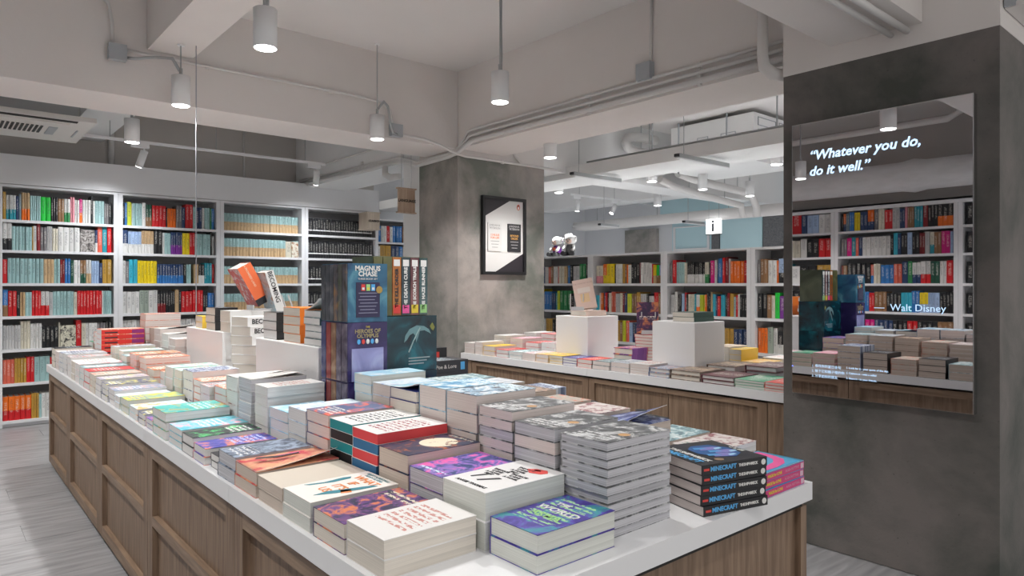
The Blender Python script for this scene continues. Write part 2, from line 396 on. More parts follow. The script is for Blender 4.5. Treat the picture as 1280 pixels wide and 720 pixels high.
pipe('conduit', [(2.95, YF - .005, 2.585), (3.2, YF - .01, 2.575), (3.34, YF - .02, 2.545), (3.50, YF - .02, 2.497), (3.62, 4.868, 2.487), (4.72, 4.868, 2.487), (4.80, 4.868, 2.49)], 0.012, 'conduit from junction box running across the top of the pale column', cat='conduit', clips=((4.05, 4.87, 2.487),))
pipe('conduit', [(4.28, 4.87, 2.50), (4.2, 4.87, 2.56), (4.16, 4.87, 2.66), (4.16, 4.87, 2.85)], 0.012, 'short conduit rising from the top of the pale column', cat='conduit')
for i, (z, r, lb) in enumerate(((2.675, .011, 'uppermost conduit clipped along the beam right of the pale column'), (2.628, .013, 'middle conduit clipped along the beam right of the pale column'), (2.578, .019, 'thickest lowest conduit clipped along the beam right of the pale column'))):
    y0 = 4.70 - .02 * i
    pipe('conduit', [(3.535, 1.86, z), (3.535, 3.0, z), (3.535, y0 - .1, z), (3.53, y0, z - .005), (3.535, 4.84, 2.555 - .02 * i), (3.535, 5.0, 2.52 - .015 * i), (3.535, 5.5, 2.51 - .015 * i), (3.535, 5.85, 2.60 - .015 * i), (3.535, 8.2, 2.655 - .035 * i)], r, lb, cat='conduit', clips=((3.54, 3.3, z), (3.54, 2.4, z), (3.54, 6.6, 2.65 - .035 * i)))
pipe('flexible_conduit', [(2.905, 4.83, 2.57), (2.86, 4.82, 2.58), (2.82, 4.80, 2.66), (2.79, 4.78, 2.77), (2.73, 4.74, 2.79), (2.67, 4.72, 2.72)], .010, 'flexible steel conduit looping from the junction box to column lamp', m='metal', cat='conduit')
pipe('flexible_conduit', [(0.955, 4.84, 2.775), (1.0, 4.82, 2.775), (1.1, 4.76, 2.79), (1.18, 4.68, 2.78), (1.215, 4.645, 2.70)], .010, 'flexible steel conduit from the leftmost junction box to its lamp', m='metal', cat='conduit')
jbox(3.525, 2.80, 2.725, 0.05, 0.11, 0.11, 'grey junction box above the three conduits on the beam')
pipe('conduit', [(3.54, 2.765, 2.78), (3.54, 2.765, 3.0), (3.54, 2.76, 3.22)], 0.010, 'vertical conduit from ceiling to the junction box above three pipes', cat='conduit')
pipe('drain_pipe', [(3.47, 1.95, 3.2), (3.47, 1.95, 2.60), (3.475, 1.945, 2.54), (3.51, 1.91, 2.50), (3.56, 1.87, 2.49)], [.030, .030, .034, .034, .032], 'thick white drain pipe dropping beside the mirror column', seg=12)
pipe('drain_pipe', [(3.50, 6.05, 2.54), (3.50, 6.05, 2.46), (3.52, 5.98, 2.42), (3.54, 5.84, 2.42)], [.030, .034, .034, .028], 'short white elbow pipe left of the pale column', seg=12)
pipe('conduit', [(2.6, 1.30, 2.535), (3.48, 1.30, 2.535)], 0.014, 'conduit under the beam that meets the mirror column, farther one', cat='conduit')
pipe('conduit', [(2.6, 1.23, 2.535), (3.48, 1.23, 2.535)], 0.016, 'conduit under the beam that meets the mirror column, nearer one', cat='conduit')
jbox(3.60, 0.845, 2.62, 0.13, 0.04, 0.14, 'grey junction box at the near top corner of mirror column')
pipe('insulated_pipe', [(6.57, 5.06, 3.06), (6.2, 5.06, 3.05), (6.07, 5.06, 3.02), (6.02, 5.06, 2.97), (6.07, 5.06, 2.91), (6.2, 5.06, 2.88), (6.57, 5.06, 2.88)], 0.055, 'looped white insulated pipe above the bulkhead', seg=12)
pipe('insulated_pipe', [(6.05, 4.94, 2.80), (6.3, 4.94, 2.74), (6.57, 4.94, 2.68)], 0.045, 'second insulated pipe slanting under the looped one', seg=12)
pipe('insulated_pipe', [(6.9, 4.98, 2.70), (7.2, 4.98, 2.66), (7.6, 4.97, 2.63), (8.3, 4.96, 2.60), (8.55, 4.96, 2.56), (8.66, 4.96, 2.42), (8.68, 4.96, 2.28)], 0.05, 'upper of two fat pipes bending down at the far duct', seg=12)
pipe('insulated_pipe', [(6.7, 5.10, 2.62), (7.0, 5.10, 2.55), (7.6, 5.10, 2.50), (8.2, 5.10, 2.46), (8.5, 5.10, 2.44), (8.56, 5.10, 2.28)], 0.045, 'lower of two fat pipes bending down at the far duct', seg=12)
for nm_, pts in (('insulated_pipe', ((6.3, 5.06, 2.94),)), ('insulated_pipe.001', ((6.3, 4.94, 2.78),)), ('insulated_pipe.002', ((7.4, 4.98, 2.69), (8.2, 4.97, 2.65))), ('insulated_pipe.003', ((7.3, 5.10, 2.56), (8.1, 5.10, 2.5)))):
    for q in pts: MB().cyl(q, (q[0], q[1], ZC), .005, 6).build('hanger', M['metal'], bpy.data.objects[nm_])
d = pipe('air_duct', [(9.0, 3.4, 2.40), (9.0, 8.55, 2.40), (9.0, 8.75, 2.42)], [.085, .085, .07], 'long round white air duct above the far shelves', seg=16, cat='duct')
for y in (4.3, 5.6, 6.9, 8.2):
    MB().tube([(9.0, y, 2.485), (9.0, y, 3.2)], .006, 6).build('hanger', M['metal'], d)
d = pipe('air_duct', [(-1.0, -1.5, 2.50), (-1.0, 1.0, 2.50), (-1.0, 2.6, 2.50), (-1.0, 2.72, 2.50), (-1.0, 2.84, 2.50), (-1.0, 4.2, 2.50), (-1.0, 6.4, 2.50)], [.155, .155, .155, .178, .155, .15, .155], 'fat foil-wrapped duct above the side bookcase, seen in the mirror', m='duct', seg=20, cat='duct')
pipe('water_pipe', [(-0.8, 2.25, 3.16), (-0.8, 2.25, 3.05), (-0.8, 2.35, 3.0), (-0.8, 4.6, 3.0)], .032, 'white water pipe under the ceiling, seen in the mirror', seg=12)
pipe('conduit', [(1.50, 8.33, 3.2), (1.50, 8.33, 2.6)], .03, 'vertical pipe on the grey wall above the white bookcase', cat='conduit')
pipe('conduit', [(1.45, 5.9, 2.95), (1.2, 5.9, 2.84), (1.0, 6.0, 2.84), (0.6, 6.0, 2.84)], .022, 'conduit above the ceiling air conditioner', cat='conduit')
pipe('conduit', [(3.535, 6.2, 2.76), (3.535, 7.9, 2.76)], .010, 'thin conduit high on the beam left of the pale column', cat='conduit')
pipe('conduit', [(2.9, 8.345, 2.6), (2.9, 8.345, 3.2)], .012, 'thin vertical conduit on grey wall behind the track lights', cat='conduit')
pipe('conduit', [(5.22, 4.9, 2.625), (5.22, 1.9, 2.625)], .010, 'conduit laid along the top edge of the bulkhead', m='metal', cat='conduit')

# big ventilation box, with access hatches
vb = tag(MB().box((6.6, 3.81, 2.66), (7.5, 4.86, 3.17)).build('ventilation_unit', M['paint2']), 'large white ventilation box with access hatches under the ceiling', 'air conditioner')
for (ya, yb, za, zb) in ((4.02, 4.20, 2.86, 3.0), (4.36, 4.50, 2.86, 3.0)):
    f = MB()
    for a, b in (((ya, za), (yb, za + .006)), ((ya, zb - .006), (yb, zb)), ((ya, za), (ya + .006, zb)), ((yb - .006, za), (yb, zb))):
        f.box((6.592, a[0], a[1]), (6.6, b[0], b[1]))
    f.build('hatch_frame', M['boxm'], vb)
for (xa, xb, za, zb) in ((6.68, 7.05, 3.04, 3.13), (7.12, 7.4, 3.04, 3.13), (6.68, 7.05, 2.76, 3.0), (7.12, 7.4, 2.76, 3.0)):
    f = MB()
    for a, b in (((xa, za), (xb, za + .006)), ((xa, zb - .006), (xb, zb)), ((xa, za), (xa + .006, zb)), ((xb - .006, za), (xb, zb))):
        f.box((a[0], 3.802, a[1]), (b[0], 3.81, b[1]))
    f.build('hatch_frame', M['boxm'], vb)
for y in (4.10, 4.72): MB().cyl((6.55, y, 2.62), (6.55, y, 3.2), .010, 6).build('hanger', M['boxm'], vb)

# ceiling cassette air conditioner
ac = thing('air_conditioner', 'ceiling cassette air conditioner with black grille above the left aisle', 'air conditioner', (0.50, 6.72, 2.62))
MB().box((-.52, -.50, 0.0), (.52, .50, .035)).build('face_panel', M['acm'], ac)
MB().box((-.42, -.42, .035), (.42, .42, .27)).build('housing', M['metal'], ac)
MB().box((-.36, -.36, -.012), (.36, .36, 0)).build('inner_panel', M['acm'], ac)
MB().box((-.40, -.47, -.004), (.40, -.41, 0.001)).build('air_slot', M['dark'], ac)
g = MB()
for i in range(16):
    for j in range(5): g.box((-.28 + i * .031, -.20 + j * .062, -.018), (-.262 + i * .031, -.155 + j * .062, -.012))
gg = g.build('grille', M['black'], ac); gg['kind'] = 'stuff'
MB().box((.24, -.2, -.018), (.30, .12, -.012)).build('latch', M['boxm'], ac)
MB().box((.44, -.10, -.006), (.452, .20, 0)).build('latch', M['boxm'], ac)

# ---------------------------------------------------------------- lamps
def down_mesh():
    b = MB(); r = .055; n = 24
    b.cyl((0, 0, 0), (0, 0, .185), r, n, m=0)
    return b.mesh('lamp_housing', [M['lampw']], True)
DH = down_mesh(); DL = MB().cyl((0, 0, 0.004), (0, 0, -.002), .049, 24, m=0).mesh('lens', [M['lampe']])
def downlight(x, y, z, label, cable=True, watt=1.0, top=ZC, col=(1, .975, .94)):
    t = thing('downlight', label, 'lamp', (x, y, z), None, 'white cylinder downlights')
    ob('housing', DH, t); ob('lens', DL, t)
    r = .0045
    MB().cyl((0, 0, .185), (0, 0, top - z), r, 6).build('rod', M['metal'], t)
    MB().cyl((0, 0, .185), (0, 0, .235), .011, 8).build('connector', M['metal'], t)
    MB().cyl((0, 0, top - z - .008), (0, 0, top - z), .022, 12).build('ceiling_rose', M['lampw'], t)
    if cable:
        MB().tube([(.012, .0, .19), (.014, 0, .3), (.010, .0, .5), (.014, .0, top - z)], .006, 6).build('cable', M['metal'], t)
    l = bpy.data.lights.new('downlight_glow', 'SPOT'); l.energy = LAMP_W * watt; l.spot_size = R(128); l.spot_blend = 0.7; l.shadow_soft_size = .05; l.color = col
    lo = ob('downlight_glow', l, t, (0, 0, -.012))
    return t
LZ = 2.48
downlight(1.23, 3.25, LZ, 'largest cylinder downlight, hanging at the top beside crossing beam', top=ZC, watt=1)
for q in list(bpy.data.objects):
    pass
downlight(1.22, 4.64, LZ, 'cylinder downlight just before the long beam, under the crossing beam end', cable=False, top=2.865)
downlight(1.24, 6.09, LZ, 'cylinder downlight behind the long beam, beside the air conditioner', cable=False, top=2.865)
downlight(2.66, 4.72, LZ, 'cylinder downlight on a thin rod before the long beam', cable=False)
downlight(2.70, 3.27, LZ, 'cylinder downlight hanging by cable left of the three beam conduits')
downlight(4.03, 3.91 + .3, LZ - .05, 'cylinder downlight half hidden behind the beam right of the pale column', top=ZC)
downlight(5.9, 6.01, LZ, 'cylinder downlight low beside the pale column edge over far shelves', cable=False, watt=2)
downlight(6.04, 4.70, LZ, 'cylinder downlight hanging just beyond the bulkhead', watt=1.8)
downlight(7.93, 6.07, LZ, 'cylinder downlight farthest back, over the bluish-lit wall', cable=False, watt=2.6)
downlight(7.0, 4.70, LZ, 'cylinder downlight in front of the two fat bent pipes', watt=2, top=2.655)
downlight(7.96, 4.65, LZ, 'cylinder downlight on thin rod left of the mirror column', cable=False, watt=2.4)
downlight(6.07, 3.27, LZ, 'cylinder downlight touching the edge of the mirror column', watt=1.6)
for (x, y, wt, lb) in ((-.19, 1.83, 1, 'cylinder downlight over the side aisle, second from the rear'), (-.19, 3.55, 1, 'cylinder downlight over the side aisle, left one in the mirror'), (-.19, 4.67, 1, 'cylinder downlight over the side aisle before the long beam'), (-.35, 6.5, 1.6, 'unseen cylinder downlight added left of the ceiling air conditioner'),  # last one is out of view, added to brighten the back bookcases
        (1.60, 2.0, .9, 'cylinder downlight at the upper middle of the mirror image'), (1.23, .30, .35, 'unseen cylinder downlight added over the near table end, above the camera'), (5.0, 2.2, 1., 'unseen cylinder downlight added behind the mirror column, over the aisle'),
        (5.0, .4, .7, 'unseen cylinder downlight added behind the mirror column, nearer the entrance'), (7.0, 2.2, 1.6, 'unseen cylinder downlight added beyond the low shelves behind the mirror column'), (8.9, 3.2, 2., 'unseen cylinder downlight added near the grey mesh wall, behind the column'),  # out of view, added to brighten the area beyond the columns
        (-.19, .3, .6, 'unseen cylinder downlight added over the side aisle at the rear'), (2.7, -.6, .2, 'unseen cylinder downlight added behind the camera, on its right'), (7.4, 8.2, 2.2, 'unseen cylinder downlight added by the white panel wall, behind the pale column')):
    downlight(x, y, LZ, lb, watt=wt)  # besides the mirrored ones these lamps are unseen, most of them added for light
def track(x0, x1, y, z, heads, label, watt):
    t = thing('track_light', label, 'lamp', (x0, y, z), None, 'ceiling track lights')
    MB().box((0, -.017, -.012), (x1 - x0, .017, .012)).build('rail', M['lampw'], t)
    for k in range(3):
        xx = (x1 - x0) * (.1 + .4 * k)
        MB().cyl((xx, 0, .012), (xx, 0, ZC - z), .004, 6).build('hanger', M['metal'], t)
    for hx, tilt in heads:
        a = Vector((hx - x0, 0, -.02))
        h = MB().box((a.x - .09, -.022, -.055), (a.x + .06, .022, -.012)).build('adapter', M['lampw'], t)
        p = a + Vector((.02, .0, -.07)); dr = Vector((tilt[0], tilt[1], -1)).normalized()
        MB().cyl((a.x + .02, 0, -.055), p, .008, 8).build('stem', M['lampw'], h)
        q = p + dr * .15
        MB().cyl(p - dr * .01, q, .034, 14).build('spot_head', M['lampw'], h, True)
        MB().cyl(q - dr * .001, q + dr * .003, .029, 14).build('lens', M['lampe'], h)
        l = bpy.data.lights.new('track_glow', 'SPOT'); l.energy = LAMP_W * watt; l.spot_size = R(125); l.spot_blend = .8; l.shadow_soft_size = .03; l.color = (.95, .97, 1)
        lo = ob('track_glow', l, t, q + dr * .01); lo.rotation_euler = dr.to_track_quat('-Z', 'Y').to_euler()
    return t
track(1.05, 3.4, 7.2, 2.70, ((1.55, (-.35, .45)), (3.28, (-.3, .5)), (0.2, (0, .6))[:2]) if False else ((1.55, (-.25, .42)), (3.28, (.12, .42))), 'white ceiling track with two spot heads before the white bookcase', .75)
track(7.3, 9.3, 7.2, 2.70, ((7.45, (0, 0.1)), (8.3, (-.6, .1))), 'white ceiling track with spot heads over the far shelves', .9)

def bar(x0, x1, y, z, label):
    t = thing('batten_light', label, 'lamp', (x0, y, z), None, 'slim batten lights')
    MB().box((0, -.025, 0), (x1 - x0, .025, .035)).build('housing', M['metal'], t)
    MB().box((.01, -.018, -.006), (x1 - x0 - .01, .018, 0)).build('diffuser', M['lampw'], t)
    MB().box((x1 - x0, -.02, -.004), (x1 - x0 + .012, .02, .03)).build('end_cap', M['lampw'], t)
    MB().cyl((.09, 0, .035), (.09, 0, ZC - z), .004, 6).build('rod', M['metal'], t)
    MB().box((-.02, -.02, .005), (.0, .02, .03)).build('bracket', M['black'], t)
bar(4.80, 5.55, 3.47, 2.42, 'slim metal batten light hung below bulkhead, nearer one')
bar(4.80, 5.50, 4.70, 2.42, 'slim metal batten light hung below bulkhead beside the pale column')
bar(7.35, 7.75, 6.65, 2.20, 'short white batten under the far duct, left one')
bar(7.9, 8.35, 5.6, 2.20, 'short white batten under the far duct, right one')

# hanging information sign
s = thing('information_sign', 'white square hanging sign with a black letter i', 'sign', (8.8, 5.62, 2.10))
MB().box((0, 0, 0), (.05, .23, .22)).build('panel', flat('lit_sign_white', (.9, .9, .9), .5, emit=(1, 1, 1), strength=1.0), s)
MB().box((-.002, -.003, -.01), (.052, .233, 0)).build('edge_strip', M['black'], s)
text('i', .24, flat('sign_ink', (.05, .06, .08)), s, (-.003, .115, .112), (0, -1, 0), (0, 0, 1), bold=.006)
for y in (.03, .2): MB().cyl((.025, y, .22), (.025, y, 1.1), .003, 6).build('hanger', M['metal'], s)

# wooden category signs
s = thing('category_sign', 'brown wooden hanging sign reading LANGUAGE left of the pale column', 'sign', (3.295, 5.45, 2.012))
MB().box((0.0, 0, .012), (.175, .022, .222)).build('board', M['signw'], s)
for z in (0, .222): MB().box((-.012, -.010, z), (.187, .032, z + .012)).build('end_rail', M['signw'], s)
text('LANGUAGE', .036, M['black'], s, (.0875, -.002, .115), (1, 0, 0), (0, 0, 1), bold=.0010)
for x in (.035, .14): MB().cyl((x, .011, .234), (x, .011, ZC - 2.012), .002, 6).build('hanger', M['metal'], s)
s = thing('category_sign', 'pale wooden box sign reading CLASSICS on the white bookcase corner', 'sign', (4.235, 7.75, 2.05))
MB().box((0.0, 0, .012), (.17, .235, .21)).build('board', M['signw2'], s)
for z in (0, .21): MB().box((-.01, -.01, z), (.18, .235, z + .013)).build('end_rail', M['signw2'], s)
text('CLASSICS', .034, M['black'], s, (.085, -.002, .11), (1, 0, 0), (0, 0, 1), bold=.0012)

# ---------------------------------------------------------------- smart mirror on the near column
mr = thing('mirror', 'tall frameless mirror showing a quotation, hung on the dark column', 'mirror', (3.5, 1.365, 1.485))
hw, hh = .411, .70
MB().box((-.045, -hw, -hh), (-.001, hw, hh)).build('backing', M['chrome'], mr)
MB().box((-.047, -hw + .004, -hh + .004), (-.045, hw - .004, hh - .004)).build('glass', M['mirror'], mr)
def mtext(t, size, z, y, m, **kw):
    return text(t, size, m, mr, (-.0478, y, z), (0, -1, 0), (0, 0, 1), align='LEFT', thick=.0002, **kw)
mtext('“Whatever you do,', .0665, .525, hw - .092, M['glow'], shear=.22, bold=.0014)
mtext('do it well.”', .0665, .445, hw - .092, M['glow'], shear=.22, bold=.0014)
mtext('—  Walt Disney', .046, -.243, -.0, M['glow2'])
for k_, (zh, en) in enumerate((('1. 尋找你的當日金句', '1. Look for it - your quote of the day.'), ('2. 拍下它和鏡子裡的你', '2. Capture it - with a selfie!'), ('3. 分享給你的朋友', '3. Share it - to your friends.'))):
    mtext(zh, .0165, -.549 - .0255 * k_, .304, M['glow2']); mtext(en, .0128, -.549 - .0255 * k_ + .004, .131, M['glow2'], bold=.0002)
MB().cyl((-.046, hw - .004, -.56), (-.048, hw - .004, -.56), .003, 8).build('indicator_light', flat('indicator_blue', (.1, .2, 1), .5, emit=(.15, .2, 1), strength=2), mr)

# ---------------------------------------------------------------- framed poster on the pale column
fr = thing('framed_poster', 'black-framed poster of two books on the pale cement column', 'poster', (3.807, 4.883, 1.443))
W_, H_ = .521, .717
f = MB(); t = .028
f.box((0, -.035, 0), (W_, 0, t)).box((0, -.035, H_ - t), (W_, 0, H_)).box((0, -.035, t), (t, 0, H_ - t)).box((W_ - t, -.035, t), (W_, 0, H_ - t))
f.build('frame', M['black'], fr)
MB().box((t, -.015, t), (W_ - t, -.001, H_ - t)).build('print', flat('poster_white', (.78, .78, .77), .3), fr)
b = MB(); n = 0
for tri in (((t, H_ - t), (t, H_ - .19), (.33, H_ - t)), ((W_ - t, t), (W_ - t, .20), (.16, t))):
    n = len(b.v); b.v += [(x, -.0155, z) for x, z in tri] + [(x, -.0151, z) for x, z in tri]
    for q in ((0, 1, 2), (5, 4, 3), (0, 3, 4, 1), (1, 4, 5, 2), (2, 5, 3, 0)): b.face([n + i for i in q])
tri_o = b.build('dark_corner', flat('poster_charcoal', (.035, .03, .037), .4), fr); tri_o['kind'] = 'stuff'
for (xa, c, ink, l1, l2, ic) in ((.065, (.74, .74, .73), (.25, .25, .25), '12 RULES', 'FOR LIFE', (.85, .25, .08)), (.30, (.03, .03, .035), (.7, .7, .7), 'BEYOND', 'ORDER', (.75, .4, .1))):
    p = MB().box((xa, -.024, .215), (xa + .16, -.0155, .475)).build('book_picture', flat('poster_book', c, .4), fr)
    mi = flat('poster_ink', ink, .5); mo = flat('poster_accent', ic, .5)
    cx = xa + .08
    text('JORDAN B.\nPETERSON', .026, mi, p, (cx, -.0245, .438), (1, 0, 0), (0, 0, 1), thick=.0002)
    text(l1 + '\n' + l2, .026, mo, p, (cx, -.0245, .35), (1, 0, 0), (0, 0, 1), thick=.0002, bold=.0006)
    for k in range(3): MB().box((cx - .05 + .008 * k, -.0247, .305 - .028 * k), (cx + .05 - .008 * k, -.024, .309 - .028 * k)).build('print_line', mi, p)
lg = MB(); lg.cyl((W_ - .085, -.0155, H_ - .082), (W_ - .085, -.017, H_ - .082), .019, 20)
lg.v = [(x, y, H_ - .082 + (z - H_ + .082) * 1.45) for x, y, z in lg.v]
lo_ = lg.build('emblem', flat('emblem_orange', (.65, .12, .05), .5), fr)
MB().ball((W_ - .085, -.0175, H_ - .088), (.009, .001, .016), 10, 6).build('emblem_bird', M['paint2'], lo_)
MB().ball((W_ - .088, -.0185, H_ - .070), (.007, .001, .007), 8, 6).build('emblem_bird', M['black'], lo_)

# ================================================================ DISPLAY TABLES
TX0, TX1, TY0, TY1, TZ = 0.685, 2.04, 0.983, 6.18, 0.753
wt_ = thing('worktop', 'long white worktop of the near book table, built of joined slabs', 'worktop', (0, 0, 0))
ys = [TY0, 2.1, 3.15, 4.2, 5.25, TY1]
for a, b_ in zip(ys, ys[1:]):
    MB().box((TX0, a + .0012, .700), (TX1, b_ - .0012, TZ)).build('slab', M['slab'], wt_)
def cabinet(x0, x1, y0, y1, label, two_rows=True, group=None):
    t = thing('display_cabinet', label, 'cabinet', (0, 0, 0), None, group)
    MB().box((x0 + .035, y0 + .02, .07), (x1 - .035, y1 - .02, .69)).build('carcass', M['wood'], t)
    MB().box((x0 + .06, y0 + .03, 0), (x1 - .06, y1 - .03, .07)).build('plinth', M['black'], t)
    MB().box((x0 + .03, y0 + .004, .685), (x1 - .03, y1 - .004, .698)).build('shadow_gap', M['dark'], t)
    for side in (0, 1):
        xa, xb = (x0 + .005, x0 + .04) if side == 0 else (x1 - .04, x1 - .005)
        if two_rows:
            for (ya, yb) in ((y0 + .002, y0 + .075), (y1 - .075, y1 - .002)):
                MB().box((xa, ya, .03), (xb, yb, .684)).build('stile', M['wood'], t)
            for (za, zb) in ((.03, .085), (.365, .405), (.64, .684)):
                MB().box((xa, y0 + .075, za), (xb, y1 - .075, zb)).build('rail', M['woodh'], t)
            for (za, zb) in ((.085, .365), (.405, .64)):
                MB().box((xa + .022 if side == 0 else xa, y0 + .075, za), (xb if side == 0 else xb - .022, y1 - .075, zb)).build('panel', M['wood'], t)
        else:
            for (ya, yb) in ((y0 + .002, y0 + .06), (y1 - .06, y1 - .002)):
                MB().box((xa, ya, .03), (xb, yb, .684)).build('stile', M['wood'], t)
            MB().box((xa, y0 + .06, .03), (xb, y1 - .06, .085)).build('rail', M['woodh'], t)
            ym = (y0 + y1) / 2
            for (ya, yb) in ((y0 + .06, ym - .002), (ym + .002, y1 - .06)):
                dd = MB().box((xa + .016 if side == 0 else xa, ya, .085), (xb if side == 0 else xb - .016, yb, .684)).build('door', M['wood'], t)
                MB().box((xa, ya, .655), (xb, yb, .684)).build('top_rail', M['woodh'], dd)
    return t
names = ['near-end', 'second', 'middle', 'fourth', 'far-end']
for i, (a, b_) in enumerate(zip(ys, ys[1:])):
    cabinet(TX0 + .01, TX1 - .01, a + (.01 if i == 0 else 0), b_ - (.01 if i == 4 else 0), f'{names[i]} oak panelled cabinet under the near white worktop')
wt2 = thing('worktop', 'white worktop of the far book table between the two columns', 'worktop', (0, 0, 0))
ys2 = [1.863, 3.36, 4.875]
for a, b_ in zip(ys2, ys2[1:]):
    MB().box((3.575, a + .0012, .700), (4.92, b_ - .0012, TZ)).build('slab', M['slab'], wt2)
cabinet(3.585, 4.91, 3.36, 4.73, 'oak cabinet of the far table next to the pale column', False)
cabinet(3.585, 4.91, 1.99, 3.36, 'oak cabinet of the far table next to the mirror column', False)
MB().box((3.59, 4.735, .03), (4.9, 4.87, .69)).build('filler_panel', M['wood'], None)
tag(MB().box((3.59, 1.868, .03), (4.9, 1.987, .69)).build('filler_panel', M['wood'], None), 'narrow oak end panel of far table against the mirror column', 'panel')
tag(bpy.data.objects['filler_panel'], 'narrow oak end panel of far table against the pale column', 'panel')
def plinthbox(x, y, l, w_, z, label):
    o = MB().box((0, 0, 0), (l, w_, z - TZ)).build('display_plinth', M['plinth'], None, loc=(x, y, TZ))
    md = o.modifiers.new('edge', 'BEVEL'); md.width = .004; md.segments = 2
    return tag(o, label, 'plinth', 'white display plinths')
P1Z = 1.082; P2Z = 1.096; P3Z = 1.107
plinthbox(1.27, 4.0, .36, .70, P1Z, 'long white plinth on near table, farther one with a book stand')
plinthbox(1.205, 2.615, .36, .69, P2Z, 'long white plinth on near table beside the boxed sets')
plinthbox(3.80, 3.56, .349, .345, P3Z, 'white cube plinth on far table carrying a pink displayed book')
plinthbox(3.80, 2.61, .345, .345, P3Z - .005, 'white cube plinth on far table next to the mirror column')
# ================================================================ BOOKCASES
ZSH = [1.969, 1.68, 1.365, 1.05, .735, .412, .06]
def bookcase(name_label, mtx_loc, rotz, wd, ztops, zt, depth=.30, group=None, post=.04, sep=None):
    t = thing('bookcase', name_label, 'bookcase', mtx_loc, (0, 0, rotz), group)
    for xa in (0, wd - post):
        MB().box((xa, 0, 0), (xa + post, depth, zt)).build('side_panel', M['white'], t)
    MB().box((post, depth - .015, .05), (wd - post, depth, zt)).build('back_panel', M['backp'], t)
    MB().box((post, 0.0, zt - .022), (wd - post, depth - .015, zt)).build('top_panel', M['white'], t)
    sm = MB().box((post, 0.004, -.026), (wd - post, depth - .015, 0)).mesh('shelf', [M['white']])
    for z in ztops: ob('shelf', sm, t, (0, 0, z))
    MB().box((post, .03, 0), (wd - post, .05, .034)).build('kick_board', M['white'], t)
    return t
BAYX = [.503, 1.505, 2.518, 3.518, 4.53]
BN = ['leftmost', 'second', 'third', 'fourth']
for i in range(4):
    bookcase(f'{BN[i]} tall white bookcase along the back left wall' if i < 3 else 'tall white bookcase of black-spined classics at the right end', (BAYX[i], 8.0, 0), 0, BAYX[i + 1] - BAYX[i] - .002, ZSH, 2.30)
bookcase('white bookcase set back beyond the row, under the wooden language sign', (4.66, 8.72, 0), 0, 1.0, ZSH, 2.30)
RY = [6.27, 5.30, 4.285, 3.32, 2.33]
RN = ['half hidden by the pale column', 'behind the pink book plinth', 'behind the plain white cube plinth', 'cut off by the mirror column']
ZR = [1.365, 1.05, .735, .412, .06]
for i in range(4):
    bookcase('low white bookcase ' + RN[i], (5.70, RY[i], 0), R(-90), RY[i] - RY[i + 1] - .002, ZR, 1.69)
bookcase('built-in wall bookcase with blue books, beyond the low shelves', (9.86, 7.22, 0.9), R(-90), .72, [1.07, .55, .02], 1.45, depth=.28)
bookcase('bookcase of dark books in the far white wall behind the plush toys', (6.2, 9.0, 0.0), 0, .95, [1.60, 1.2, .8], 2.06, depth=.30)
MYS = [1.05, 2.38, 3.65, 4.92]
MN = ['partly cut off at the right edge of the mirror', 'filling the middle of the mirror', 'at the left edge of the mirror']
for i in range(3):
    bookcase('side wall bookcase ' + MN[i], (-1.2, MYS[i], 0), R(90), MYS[i + 1] - MYS[i] - .002, ZSH[:6], 2.24)

# ================================================================ STANDING BOOKS
CC = {'go': ((.52, .30, .05), 'gold'), 'te': ((.02, .30, .38), 'teal'), 'na': ((.02, .05, .14), 'navy'), 'sl': ((.17, .25, .30), 'slate'), 'mi': ((.36, .56, .56), 'mint'),
      'gr': ((.01, .55, .05), 'bright green'), 'bk': ((.012, .013, .016), 'black'), 'br': ((.28, .15, .07), 'brown'), 'pk': ((.80, .30, .36), 'pink'), 'wh': ((.72, .72, .70), 'white'),
      'mg': ((.65, .01, .22), 'magenta'), 'gy': ((.20, .19, .20), 'grey'), 'lg': ((.52, .52, .52), 'light grey'), 'cr': ((.70, .66, .54), 'cream'), 'co': ((.80, .14, .09), 'coral'),
      're': ((.62, .012, .018), 'red'), 'dr': ((.22, .01, .015), 'dark red'), 'bl': ((.03, .18, .48), 'blue'), 'dg': ((.015, .09, .055), 'dark green'), 'lb': ((.38, .52, .75), 'light blue'),
      'or': ((.85, .17, .012), 'orange'), 'ye': ((.82, .62, .01), 'yellow'), 'li': ((.60, .66, .03), 'lime'), 'tn': ((.58, .40, .22), 'tan'), 'sg': ((.34, .40, .34), 'sage'),
      'sa': ((.66, .13, .08), 'salmon'), 'pu': ((.20, .03, .30), 'purple'), 'cy': ((.04, .45, .60), 'cyan'), 'gn': ((.03, .25, .08), 'green')}
def upright_mesh():
    b = MB(); c = .018
    # outline (x across thickness, y depth from spine at 0), chamfered spine edges
    pts = [(0, 1), (0, .03), (.18, .008), (.5, 0), (.82, .008), (1, .03), (1, 1)]
    n = len(pts)
    for z in (0, 1):
        for x, y in pts: b.v.append((x, y, z))
    for i in range(n - 1): b.face([i, i + 1, n + i + 1, n + i], 0)
    b.face([n - 1, 0, n, 2 * n - 1], 1)
    b.face(list(range(n))[::-1], 0)
    # top: cover rim, page block sunk
    ins = [(.14, 1), (.14, .05), (.86, .05), (.86, 1)]
    k = len(b.v)
    for x, y in ins: b.v.append((x, y, 1))
    for x, y in ins: b.v.append((x, y, .985))
    b.face([n + 0, n + 1, k + 1, k], 0); b.face([n + 1, n + 2, n + 3, n + 4, n + 5, k + 2, k + 1], 0); b.face([n + 5, n + 6, k + 3, k + 2], 0)
    b.face([k + 4, k + 5, k + 6, k + 7], 1)
    b.face([k, k + 1, k + 5, k + 4], 1); b.face([k + 1, k + 2, k + 6, k + 5], 1); b.face([k + 2, k + 3, k + 7, k + 6], 1)
    return b
